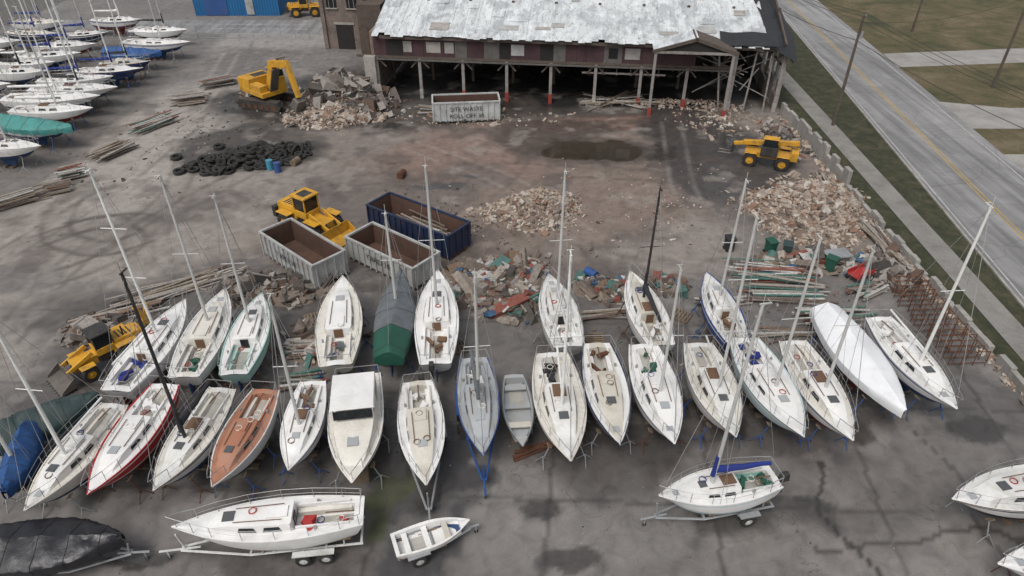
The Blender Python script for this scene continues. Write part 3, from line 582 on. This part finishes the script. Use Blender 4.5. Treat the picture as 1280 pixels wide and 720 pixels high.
o=OB('hand_cart',(23.2,37.6,0),.5); b=o('frame'); b.box((0,0,.5),(1.6,.9,.08),REDP); [b.box((0,s_*.43,.68),(1.6,.04,.3),REDP) for s_ in(1,-1)]; [b.wheel((x,s_*.5,.25),.25,.1,RUBBER,RIMW) for x in(-.5,.5) for s_ in(1,-1)]; b.tube([(.8,0,.5),(1.4,0,.8)],.03,BLK); o.done()
o=OB('steel_table',(22.2,39.3,0),.2); b=o('top'); b.box((0,0,.95),(1.7,1.1,.08),GALV); [b.box((x,y,.45),(.08,.08,.92),GALV) for x in(-.75,.75) for y in(-.45,.45)]; b.box((0,0,.35),(1.5,.95,.05),RUST); o.done()
def planks(name,cx,cy,L,wd,n,rot,m,seed,h=.3,sp=.08,box=(.12,.05)):
    r=random.Random(seed); mb=MB()
    for k in range(n):
        l=L*r.uniform(.6,1.05); mb.box((r.uniform(-.1,.1)*L,r.uniform(-wd/2,wd/2),.05+r.uniform(0,h)),(l,box[0]*r.uniform(.7,1.6),box[1]*r.uniform(.8,1.6)),m,rz=r.gauss(0,sp),ry=r.gauss(0,.02),r=r)
    o=mb.obj(name); o.location=(cx,cy,.02); o.rotation_euler=(0,0,rot); return o
planks('timber_stack',-22,36.3,8,1.6,34,.6,PLK,1); planks('timber_stack',-24.5,33.5,5,1.0,18,.45,PLK,2)
for i,(x,y,ro) in enumerate([(-39.6,48.2,.75),(-37.6,53,.6),(-36.2,57.5,1.1),(-35.2,64,.95),(-34.2,70.5,.4),(-33,76,.6),(-37.3,50.4,.6)]):
    planks('plank_stack',x,y,[4,2.2,4.0,5,3.5,3.5,2][i],1.7,30,ro,PLKM if i%2 else PLK,10+i,.7,.04)
planks('pipe_stack',17.5,38.2,6,2.2,34,-.12,PLKM,30,.35,.08); planks('pipe_stack',17.5,35.6,5.5,1.6,24,-.05,PLKM,31,.3,.05); planks('pipe_stack',20.0,33.3,4.5,1.2,20,.12,PLKM,32,.3)
planks('timber_stack',13.3,34.8,3.5,1.2,14,.1,PLK,33); planks('timber_stack',5.2,33.5,5,.8,12,.03,PLK,34,.2); planks('timber_stack',-11.7,30.3,2.6,1.5,22,.1,PLK,35,.3); planks('timber_stack',-11.5,27.6,2.6,1.0,14,.2,PLKM,36)
planks('timber_stack',18,31.6,7,.8,12,.06,PLK,37,.2); planks('timber_stack',24.5,57.5,3.8,1.4,22,1.7,PLKM,38,.5,.12); planks('timber_stack',26,52,3,1,14,1.5,PLK,39); planks('timber_stack',-5,67.8,9,1,14,-.12,PLK,40,.2,.15)
planks('timber_stack',0.6,35.0,3.5,1.6,16,1.2,PLKM,41,.5,.5); planks('timber_stack',1.3,22.9,2.6,.5,7,.35,RUST,42,.3,.2); planks('timber_stack',11,70.5,8,2,20,.1,PLK,43,.4,.6); planks('timber_stack',23,36,3,1.2,18,.4,PLKM,44,.4,.5)
planks('timber_stack',26.6,41.5,6,.9,24,1.5,PLK,45,.4,.15); planks('timber_stack',-18,70,6,3,24,.9,PLK,46,2.4,.6)
rk=MB()
for k in range(16):
    y=29+k*.5; x=25.6+R.uniform(-.2,.2)
    for zz in(.15,.95): rk.tube([(x-1.0,y,zz),(x+1.1,y+.1,zz)],.035,RUST,4)
    for q in(-1,-.3,.4,1.1): rk.tube([(x+q,y,.0),(x+q,y+.05,1.0)],.03,RUST,4)
for q in(-1,0,1): rk.tube([(25.6+q,29,.98),(25.6+q,36.6,.98)],.035,RUST,4)
rk.obj('steel_rack')
wl=MB(); y=24.0
while y<67:
    l=R.uniform(.5,1.6); h=R.uniform(.35,.8) if y<50 else R.uniform(.9,1.7)
    if R.random()>.12 or y>50: wl.box((27.62+R.uniform(-.03,.03),y+l/2,h/2),(.32,l-.01,h),CONC if R.random()<.6 else PALEC,jit=.04)
    y+=l
wl.obj('boundary_wall',bevel=.02)
pile('wall_rubble',27.4,44,.5,20,.05,600,.1,.35,RUB,50,base=False)
# ------------------------------------------------------------------ skips
def skip(name,c,rot,L,Wd,H,m,inner,fill=None,text=None,seed=0,tc=None):
    o=OB(name,(c[0],c[1],0),rot); b=o('shell'); t=.07; z0=.18
    b.box((0,0,z0+.05),(L,Wd,.1),inner)
    for s_ in(1,-1):
        b.box((0,s_*(Wd/2-t/2),z0+H/2),(L,t,H-.02),m); b.box((s_*(L/2-t/2),0,z0+H/2),(t-.004,Wd-2*t-.004,H-.03),m)
        b.box((0,s_*(Wd/2-t-.012),z0+H/2+.04),(L-.2,.02,H-.16),inner); b.box((s_*(L/2-t-.012),0,z0+H/2+.04),(.02,Wd-.2,H-.16),inner)
        b.box((0,s_*(Wd/2),z0+H+.02),(L+.1,.16,.13),m); b.box((s_*(L/2),0,z0+H+.022),(.16,Wd-.17,.126),m)
        n=int(L/.55)
        for k in range(n+1): b.box((-L/2+.06+k*(L-.12)/n,s_*(Wd/2+.05),z0+H/2-.03),(.1,.1,H-.08),m)
        for k in range(4): b.box((s_*(L/2+.04),-Wd/2+.2+k*(Wd-.4)/3,z0+H/2-.03),(.08,.09,H-.08),m)
        b.box((0,s_*.5,.1),(L,.12,.18),RUST)
        for q in(-.42,.42): b.wheel((L*q,s_*Wd*.38,.14),.14,.15,RUST)
    f=o('load'); r=random.Random(seed)
    if fill:
        for _ in range(90): f.box((r.uniform(-.44,.44)*L,r.uniform(-.38,.38)*Wd,z0+r.uniform(.1,H*.3)),(r.uniform(.3,1.6),r.uniform(.1,.4),r.uniform(.05,.25)),fill,rz=r.gauss(0,.5),ry=r.uniform(-.2,.2),jit=.2,r=r)
    e=o.done()
    if text:
        for i,(tx,zz,sz) in enumerate(text):
            cu=bpy.data.curves.new('lettering','FONT'); cu.body=tx; cu.size=sz; cu.align_x='CENTER'; cu.extrude=.004; cu.materials.append(tc or BLK); to=bpy.data.objects.new('lettering',cu); COL.objects.link(to); to.parent=e
            to.location=(0,-(Wd/2+.108),zz); to.rotation_euler=(pi/2,0,0)
    return e
INR=mat('skip_inner_rust',(.11,.06,.042),.85,.1,(.045,.03,.022),.7,1,.3); GREYP=mat('grey_paint',(.4,.41,.4),.55,0,(.18,.12,.08),.6,1.2,.1); NAVYP=mat('navy_paint',(.01,.022,.06),.45,0,(.07,.05,.035),.4,1,.1)
WHC=mat('white_grey_paint',(.48,.5,.49),.55,0,(.18,.13,.1),.6,1.2,.1)
skip('skip_container',(-6.8,43.0),-.62,7.7,2.4,1.8,NAVYP,INR,None,seed=1); planks('timber_load',-6.8,43.0,5.5,1.5,16,-.62,PLK,60,.9,.1).location[2]=.5
skip('skip_container',(-14.2,39.3),-.74,6.3,2.5,1.75,GREYP,INR,None,[('YARD 30',.95,.6)],seed=2)
skip('skip_container',(-8.1,39.1),-.66,6.4,2.5,1.6,GREYP,INR,None,[('YARD 30',.9,.6)],seed=3)
skip('skip_container',(-4.6,66.2),.1,6.6,2.4,1.9,WHC,INR,RUBD,[('SITE WASTE',1.25,.6),('ROLL OFF 30',.55,.6)],seed=4)
# ------------------------------------------------------------------ machines
def loader(loc,rz,name='wheel_loader',tele=False,hoe=False,sc=1):
    o=OB(name,(*loc,0),rz,sc); b=o('body',.04); wh=o('wheels'); c=o('cab',.03); a=o('loader_arm',.03)
    r=.72 if not hoe else .8
    if tele: r=.6
    for x,rr_ in((-1.35,r),(1.35,r if not hoe else .55)):
        for s_ in(1,-1): wh.wheel((x,s_*1.0,rr_),rr_,.5,RUBBER,YEL); b.box((x,s_*1.0,rr_*2+.06),(rr_*1.7,.55,.06),YEL)
        wh.tube([(x,-.9,rr_),(x,.9,rr_)],.14,BLK,8)
    if tele:
        b.box((-.2,0,.95),(4.2,1.1,.5),YEL); b.box((-.2,-.75,1.15),(1.5,.6,.7),YEL)
        c.box((-.1,.72,1.5),(1.4,.75,.9),BLK); c.box((-.1,.72,2.25),(1.2,.72,.75),GLASS,top=.92); c.box((-.1,.72,2.66),(1.3,.8,.08),YEL)
        a.box((-.1,-.05,1.95),(4.6,.36,.4),YEL,ry=.12); a.box((2.2,-.05,1.6),(1.6,.28,.3),YEL,ry=.2); a.box((3.0,-.05,1.1),(.15,1.1,.7),BLK)
        for s_ in(-.35,.3): a.box((3.6,s_,.6),(1.2,.12,.06),MTEETH)
        b.box((-2.2,0,1.2),(.6,1.4,.8),YEL)
        return o.done()
    b.box((-1.55,0,1.45),(2.0,1.35,.85),YEL,top=.9); b.box((-2.6,0,1.15),(.35,1.9,.8),BLK if not hoe else YEL); b.box((-.2,0,1.0),(1.4,1.0,.5),BLK); b.box((1.2,0,1.05),(1.7,.95,.6),YEL)
    for k in range(4): b.box((-1.2-.25*k,0,1.885),(.1,.9,.03),BLK)
    b.tube([(-1.5,.35,1.85),(-1.5,.35,2.6)],.06,BLK,8)
    c.box((-.15,0,1.5),(1.25,1.3,.5),YEL)
    for x in(-.72,.42):
        for s_ in(1,-1): c.box((x,s_*.6,2.25),(.09,.09,1.05),YEL if not hoe else BLK)
    c.box((-.15,0,2.22),(1.08,1.14,.95),GLASS); c.box((-.15,0,2.83),(1.4,1.45,.12),YEL if not hoe else BLK); c.box((-.15,0,2.9),(.8,.8,.04),BLK)
    for s_ in(1,-1):
        a.box((1.6,s_*.55,1.35),(1.9,.13,.3),YEL,ry=.38); a.tube([(.9,s_*.4,1.0),(2.1,s_*.4,1.25)],.06,MTEETH,8); b.tube([(2.1,s_*.35,1.1),(2.1,s_*.35,1.4)],.05,BLK,6)
    pr=[(2.35,1.05),(2.45,1.1),(2.5,.35),(3.45,.12),(3.45,.05),(2.4,.22)]
    bm_=YEL if not hoe else MTEETH
    a.prism(pr,-1.3,1.3,bm_)
    for s_ in(1.3,-1.3): a.prism([(2.36,1.04),(3.3,.35),(3.44,.08),(2.42,.24)],s_-.03,s_+.03,bm_)
    for k in range(8): a.box((3.52,-1.15+k*.33,.08),(.18,.09,.05),MTEETH)
    if hoe:
        h=o('backhoe_arm',.02); h.box((-2.95,0,1.2),(.4,.5,.8),BLK); h.box((-3.2,0,2.1),(.3,.25,2.4),YEL,ry=.3); h.box((-3.2,.0,2.2),(.25,.22,2.2),YEL,ry=-.45); h.box((-3.75,0,.9),(.6,.6,.5),MTEETH,top=.7)
        for s_ in(1,-1): h.tube([(-2.7,s_*.9,1.0),(-3.1,s_*1.2,.05)],.07,YEL,6); h.box((-3.1,s_*1.2,.04),(.4,.3,.06),BLK)
    return o.done()
loader((-14.9,44.0),-.6,sc=1.05); loader((-23.0,29.2),-2.3,'backhoe_loader',hoe=True,sc=.82); loader((22.4,55.6),2.75,'telehandler',tele=True)
loader((-30.8,107.0),.2,'wheel_loader')
def excavator(loc,rz,rt,sc):
    o=OB('excavator',(*loc,0),rz,sc); t=o('tracks'); b=o('body',.05); c=o('cab',.03); a=o('boom',.03)
    for s_ in(1,-1):
        pr=[(-1.9,.12),(-2.15,.45),(-1.9,.85),(1.9,.85),(2.15,.45),(1.9,.12)]; t.prism(pr,s_*1.25-.28,s_*1.25+.28,BLK)
        for k in range(18):
            t.box((-1.85+k*.218,s_*1.25,.87),(.14,.6,.05),MTEETH); t.box((-1.85+k*.218,s_*1.25,.1),(.14,.6,.05),MTEETH)
        for k in range(6): t.tube([(-1.5+k*.6,s_*1.25-.3,.35),(-1.5+k*.6,s_*1.25+.3,.35)],.2,RUST,10)
    t.box((0,0,.7),(1.8,2.0,.4),BLK); t.tube([(0,0,.85),(0,0,1.1)],.7,BLK,20)
    M=lambda x,y:(x*math.cos(rt)-y*math.sin(rt),x*math.sin(rt)+y*math.cos(rt))
    def bx(p,cc,d,m,**k): x,y=M(cc[0],cc[1]); p.box((x,y,cc[2]),d,m,rz=rt,**k)
    bx(b,(-.4,0,1.35),(3.4,2.5,.4),YEL); bx(b,(-1.4,0,1.95),(1.6,2.45,.85),YEL,top=.94); bx(b,(.3,-.85,1.8),(1.5,.75,.6),YEL); bx(b,(-1.95,0,1.75),(.5,2.5,1.1),YEL); bx(b,(-1.3,.3,2.4),(.8,1.3,.06),BLK)
    bx(c,(.55,.8,2.05),(1.5,.85,1.1),YEL); bx(c,(.58,.8,2.75),(1.4,.8,.75),GLASS,top=.93); bx(c,(.55,.8,3.16),(1.45,.86,.08),YEL)
    def seg(p0,p1,w0,h0,m):
        L=math.hypot(p1[0]-p0[0],p1[1]-p0[1]); an=math.atan2(p1[1]-p0[1],p1[0]-p0[0]); bx(a,((p0[0]+p1[0])/2,-.05,(p0[1]+p1[1])/2),(L,w0,h0),m,ry=-an)
    seg((.8,1.6),(1.9,4.1),.5,.62,YEL); seg((1.8,4.0),(4.0,4.4),.48,.55,YEL); seg((3.9,4.6),(4.9,1.8),.36,.42,YEL); seg((1.2,1.5),(2.2,3.6),.75,.12,MTEETH); seg((2.6,4.5),(3.8,4.9),.16,.16,MTEETH)
    bx(a,(4.7,-.05,1.25),(.9,1.1,.9),MTEETH,ry=.5,top=.7)
    for k in range(4): bx(a,(4.5,-.45+k*.28,.72),(.12,.1,.3),MTEETH,ry=.6)
    return o.done()
excavator((-25.6,70.0),-.3,-.4,1.2)
# ------------------------------------------------------------------ shed
th=-math.atan2(4.7,41.4)
ROOF,nt,b=newmat('patched_metal_roof'); v=N(nt,'ShaderNodeTexCoord').outputs['Object']
mp=N(nt,'ShaderNodeMapping'); mp.inputs['Scale'].default_value=(1,.4,1); nt.links.new(v,mp.inputs[0])
f=ramp(nt,noise(nt,mp.outputs[0],.5,10,.8,.5),[(.46,0),(.56,.85)]); f2=ramp(nt,noise(nt,mp.outputs[0],3.0,5,.7),[(.58,0),(.66,.8)])
c=mix(nt,f,(.62,.645,.65),(.36,.38,.39)); c=mix(nt,f2,c,(.2,.2,.2)); c=mix(nt,ramp(nt,noise(nt,mp.outputs[0],1.4,6,.7),[(.55,0),(.63,.8)]),c,(.72,.74,.75))
c=mix(nt,ramp(nt,noise(nt,v,.9,7,.8),[(.6,0),(.66,.8)]),c,(.12,.12,.125))
bk=N(nt,'ShaderNodeTexBrick'); bk.inputs['Scale'].default_value=1; bk.inputs['Mortar Size'].default_value=.008; bk.inputs['Brick Width'].default_value=.8; bk.inputs['Row Height'].default_value=2.4; bk.inputs['Color1'].default_value=(1,1,1,1); bk.inputs['Color2'].default_value=(.84,.84,.84,1); bk.inputs['Mortar'].default_value=(.5,.5,.5,1); nt.links.new(v,bk.inputs['Vector'])
c=mix(nt,1.0,c,bk.outputs[0],'MULTIPLY'); nt.links.new(c,b.inputs['Base Color']); b.inputs['Roughness'].default_value=.55; bump(nt,b,noise(nt,v,6,3),.2,.05)
MAR=mat('maroon_cladding',(.07,.035,.04),.8,0,(.03,.025,.025),.6,1,.2); BRK,nt,b=newmat('old_brick'); v=coords(nt)
bk=N(nt,'ShaderNodeTexBrick'); bk.inputs['Scale'].default_value=2.2; bk.inputs['Color1'].default_value=(.2,.15,.12,1); bk.inputs['Color2'].default_value=(.14,.105,.09,1); bk.inputs['Mortar'].default_value=(.22,.2,.18,1)
mp=N(nt,'ShaderNodeMapping'); mp.inputs['Rotation'].default_value=(pi/2,0,0); nt.links.new(v,mp.inputs[0]); nt.links.new(mp.outputs[0],bk.inputs['Vector'])
c=mix(nt,ramp(nt,noise(nt,v,.7,6,.7),[(.45,0),(.65,.8)]),bk.outputs[0],(.08,.07,.06)); nt.links.new(c,b.inputs['Base Color']); b.inputs['Roughness'].default_value=.9
TIMB=mat('shed_timber',(.11,.085,.07),.85,0,(.04,.03,.025),.6,2,.3); POST=mat('shed_post',(.28,.26,.245),.7,0,(.1,.07,.05),.7,2,.2)
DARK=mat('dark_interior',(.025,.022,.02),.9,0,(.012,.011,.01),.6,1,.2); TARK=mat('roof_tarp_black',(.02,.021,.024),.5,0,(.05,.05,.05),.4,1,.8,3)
o=OB('warehouse_shed',(-14.4,72.7,0),th); LN=41.6; DP=17; E=6.4
rf=o('roof'); sl=.3; r=random.Random(4)
nx_=60
for k in range(nx_):
    xa=.1+k*(LN-2.0)/nx_; xb=xa+(LN-2.0)/nx_; ya=-.7+r.uniform(-.3,.1); z=lambda yy:E+.25+sl*(yy+.7)
    if r.random()<.08: ya+=.7
    rf.add([(xa,ya,z(ya)),(xb,ya+r.uniform(-.05,.05),z(ya)),(xb,DP,z(DP)),(xa,DP,z(DP))],[(0,1,2,3)],ROOF)
    if k%2==0: rf.box(((xa),(DP+ya)/2,z((DP+ya)/2)+.025),(.04,(DP-ya)*1.044,.04),ROOF,rx=math.atan(sl))
rf.add([(.1,DP,z(DP)),(LN,DP,z(DP)),(LN,2*DP+.7,z(-.7)),(.1,2*DP+.7,z(-.7))],[(0,1,2,3)],ROOF)
for _ in range(26):
    x=r.uniform(1,LN-3); y=r.uniform(0,DP-1); rf.box((x,y,z(y)+.05),(r.uniform(.5,2),r.uniform(.4,1.4),.03),r.choice([ROOF,GREYP,CONC,ROOF]),rx=math.atan(sl),rz=r.uniform(-.05,.05))
rg=[]
for k in range(9):
    x=LN-2.4+k*.42; rg.append([(x+.4*math.sin(j*.6),-.9+j*(DP+.9)/12,E+.3+sl*(-.2+j*(DP+.9)/12)-(k/8)**2*1.5+.1*math.sin(j*2+k)) for j in range(13)])
rf.loft(rg,TARK)
rg=[[(LN-12+k*1.1,-.85+j*.45+.15*math.sin(k*1.7),E+.4+sl*(j*.45)+.05*math.sin(j+k*2)) for j in range(6)] for k in range(11)]; rf.loft(rg[5:],TARK)
rf.box((LN/2,-.45,E-.02),(LN-1.5,.08,.3),TIMB)
wlp=o('upper_wall'); x=0
while x<LN-9:
    w_=r.uniform(.9,2.2); m_=r.choice([MAR,MAR,MAR,DARK,MAR,CONCD]); wlp.box((x+w_/2,0,E-1.05+.02*r.random()),(w_-.02,.16,1.9),m_)
    q_=r.random()
    if q_<.3: wlp.box((x+w_/2,-.1,E-1.0),(min(w_-.2,1.5),.06,1.1),r.choice([CONC,GREYP,PALEC]))
    elif q_<.45: wlp.box((x+w_/2,-.1,E-1.0),(.9,.06,1.0),GLASS)
    x+=w_
wlp.box((LN/2-3,0,4.3),(LN-2,.28,.25),TIMB); wlp.box((LN/2-3,-.25,4.08),(LN-4,.12,.16),CONCD)
co_=o('posts'); RB=mat('red_post_base',(.3,.03,.02),.7)
for k in range(10):
    x=.15+k*4.6
    if x>LN: break
    hgt_=4.2 if x<LN-9 else 6.0
    co_.box((x,-.06,hgt_/2),(.3,.3,hgt_),POST); co_.box((x,-.06,.5),(.36,.36,1.0),RB if k in(2,3,4,6,7) else CONC)
    for s_ in(1,-1): co_.box((x+s_*.5,0,hgt_-.5),(1.3,.12,.14),TIMB,ry=s_*.8)
    for yy in(6,12): co_.box((x,yy,3.2+yy*.2),(.28,.28,6.4+yy*.4),TIMB)
    co_.box((x,DP/2,E+.1+sl*DP/2),(.18,DP,.3),TIMB,rx=math.atan(sl))
    co_.box((x,DP/2,E-.6),(.15,DP,.2),TIMB)
sw=o('walls')
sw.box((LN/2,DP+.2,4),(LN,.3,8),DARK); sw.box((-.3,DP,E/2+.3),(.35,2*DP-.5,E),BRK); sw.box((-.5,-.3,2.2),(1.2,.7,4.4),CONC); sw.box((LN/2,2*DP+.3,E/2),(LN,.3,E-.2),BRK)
for k in range(8):
    hh_=r.uniform(.8,3.2); sw.box((LN+.1,k*2.2+1,hh_/2),(.35,2.1,hh_),CONC if k%3 else BRK,jit=.03)
    sw.box((LN+.1,k*2.2,3.0),(.28,.28,6.0),POST)
sw.box((LN+.1,DP/2,5.7),(.25,DP,.3),TIMB); sw.box((LN+.15,DP/2,4.4),(.12,DP,.2),TIMB)
pg=o('porch_gable'); gx=32.5
for s_ in(1,-1):
    pg.box((gx+s_*1.9,-.9,E+.75),(4.3,3.0,.12),TIMB if s_>0 else ROOF,ry=s_*.3)
    pg.box((gx+s_*1.95,-2.45,E+.62),(4.4,.1,.3),TIMB,ry=s_*.3)
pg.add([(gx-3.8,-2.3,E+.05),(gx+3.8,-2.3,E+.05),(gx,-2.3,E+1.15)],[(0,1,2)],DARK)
pg.box((gx,-2.35,E-.05),(7.8,.22,.22),POST)
for x in(gx-3.7,gx+3.7): pg.box((x,-2.3,E/2),(.26,.26,E-.1),POST); pg.box((x,-2.3,.4),(.34,.34,.8),RB)
for z_ in(5.2,4.2,3.3): pg.box((26,.0+.2,z_),(8.5,.14,.16),POST)
for k in range(6): pg.box((22.5+k*1.4,.2,4.2),(.1,.12,2.2),TIMB,ry=.1*r.uniform(-1,1))
for x in(36,38.5,40.5): pg.tube([(x,-.2,0),(x+r.uniform(-1,1),.3,E)],.1,POST,6)
for _ in range(12): pg.tube([(r.uniform(33,41),r.uniform(0,3),r.uniform(3,6)),(r.uniform(33,41),r.uniform(0,3),r.uniform(0,5))],.06,POST,5)
o.done()
o=OB('brick_building',(-21.3,90,0),th); w_=o('walls'); w_.box((0,5,5),(5.6,10,10),BRK)
w_.box((0,-.06,3.2),(2.6,.1,.25),CONC); w_.box((0,5,10.1),(5.9,10.3,.25),CONC)
for x in(-2.6,2.6): w_.box((x,-.1,5),(.5,.3,9.9),BRK)
w_.box((0,-.03,1.5),(2.2,.1,3.0),DARK); 
for x in(-1.3,1.3):
    w_.box((x,-.03,6.0),(1.3,.1,1.9),GLASS); w_.box((x,-.1,5.0),(1.5,.2,.12),CONC)
    for q in(-.3,.3): w_.box((x+q,-.09,6.0),(.05,.05,1.9),CONC)
w_.box((4,2,3),(3,8,6),TIMB); w_.box((4.6,-2.2,1.6),(1.8,.2,3.2),RUST); o.done()
o=OB('blue_warehouse',(-41,107,0),0); w_=o('walls'); BL=mat('blue_cladding',(.01,.13,.32),.5,0,(.05,.1,.15),.3,1,.05); w_.box((0,8,2.6),(12.6,16,5.2),BL)
for k in range(32): w_.box((-6.25+k*.403,-.03,2.6),(.08,.06,5.2),BL)
o('roof').box((0,8,5.3),(13,16.4,.2),mat('pale_metal_roof',(.5,.52,.53),.45)); w_.box((2,-.05,1.3),(1.1,.12,2.2),GREYP); w_.box((-3,-.05,1.7),(3.4,.12,3.2),CLR_BLUE); o.done()
fe=MB()
for k in range(14): fe.tube([(-52+k*1.9,95.2-.05*k,0),(-52+k*1.9,95.2-.05*k,1.9)],.035,GALV,5)
for z_ in(.1,.7,1.3,1.85): fe.tube([(-52,95.2,z_),(-27.3,94.5,z_)],.018,GALV,4)
for k in range(100): fe.tube([(-52+k*.247,95.2-.0065*k,.05),(-52+k*.247,95.2-.0065*k,1.85)],.007,GALV,3)
fe.obj('chain_link_fence')
def pole(x,y,h,arm=True,rz=0,name='utility_pole'):
    o=OB(name,(x,y,0),rz); p=o('pole'); p.tube([(0,0,0),(0,0,h)],.17,TIMB,10,.11)
    if arm: p.box((0,0,h-.5),(1.6,.1,.12),TIMB); [p.tube([(q,0,h-.44),(q,0,h-.25)],.05,GLASS,6) for q in(-.7,-.3,.3,.7)]
    else: p.tube([(.2,0,h-.3),(.2,0,h+.1)],.05,GALV,6)
    p.tube([(.25,-.1,h-2.0),(.25,-.1,h-1.4)],.12,GALV,10)
    o.done()
pole(31.7,64.3,10.4,False,rz=.2); pole(38.2,32,10.5,rz=.2); pole(27.5,95,10.4,rz=.2); pole(55.7,98.2,8,False); pole(53.8,75.3,10,False,.5); pole(62,118,9,True,.5)
wi=MB()
def wire(a,b,sag,r=.018):
    a=Vector(a);b=Vector(b); wi.tube([a.lerp(b,k/12)-Vector((0,0,sag*4*(k/12)*(1-k/12))) for k in range(13)],r,BLK,4)
for q in(-.15,.15,.4): wire((31.7+q,64.3,10.1+q),(38.2+q*2,32,10.1),.7); wire((31.7+q,64.3,10.1+q),(27.5+q*2,95,10.1),.7)
wire((31.7,64.3,8.2),(38.2,32,8.4),.8,.025); wire((31.7,64.3,8.2),(27.5,95,8.2),.8,.025); wire((31.7,64.3,9.8),(53.8,75.3,9.5),.8); wire((53.8,75.3,9.5),(55.7,98.2,7.8),.7); wire((53.8,75.3,9.5),(62,40,9.5),.7)
wi.obj('power_lines')
for i,(x,y) in enumerate([(4.9,31.2),(10.5,33.5),(-12.2,33.2),(14.5,31.3),(24,39.5),(-3.2,30.5)]):
    b=MB(); 
    for k in range(6): b.box((0,-.5+k*.2,.13),(1.1,.12,.025),WOOD)
    for q in(-.5,0,.5): b.box((q,0,.06),(.1,1.1,.1),WOOD)
    p=b.obj('wooden_pallet'); p.location=(x,y,.01); p.rotation_euler=(0,0,i)
# ------------------------------------------------------------------ light, sky, camera
w=bpy.data.worlds.new("World"); scene.world=w; w.use_nodes=True; nt=w.node_tree; bg=nt.nodes['Background']
EL,AZ=58,-150
sky=N(nt,'ShaderNodeTexSky',sky_type='NISHITA'); sky.sun_disc=False; sky.sun_elevation=math.radians(EL); sky.sun_rotation=math.radians(AZ); sky.air_density=1.0; sky.dust_density=4
hs=N(nt,'ShaderNodeHueSaturation'); hs.inputs['Saturation'].default_value=.3; nt.links.new(sky.outputs[0],hs.inputs['Color']); nt.links.new(hs.outputs[0],bg.inputs[0]); bg.inputs[1].default_value=.15
sd=bpy.data.lights.new('sun','SUN'); sd.energy=1.3; sd.angle=math.radians(24); sd.color=(1,.965,.92); so=bpy.data.objects.new('sun',sd); COL.objects.link(so)
el=math.radians(EL); az=math.radians(AZ); dr=Vector((math.sin(az)*math.cos(el),math.cos(az)*math.cos(el),math.sin(el))); so.rotation_euler=dr.to_track_quat('Z','Y').to_euler()
cd=bpy.data.cameras.new('camera'); cd.sensor_width=36; cd.lens=24; cd.clip_end=3000; cam=bpy.data.objects.new('camera',cd); COL.objects.link(cam); cam.location=(0,0,26); cam.rotation_euler=(math.radians(54.6),0,0); scene.camera=cam
scene.view_settings.view_transform='Standard'; scene.view_settings.look='None'; scene.view_settings.exposure=0
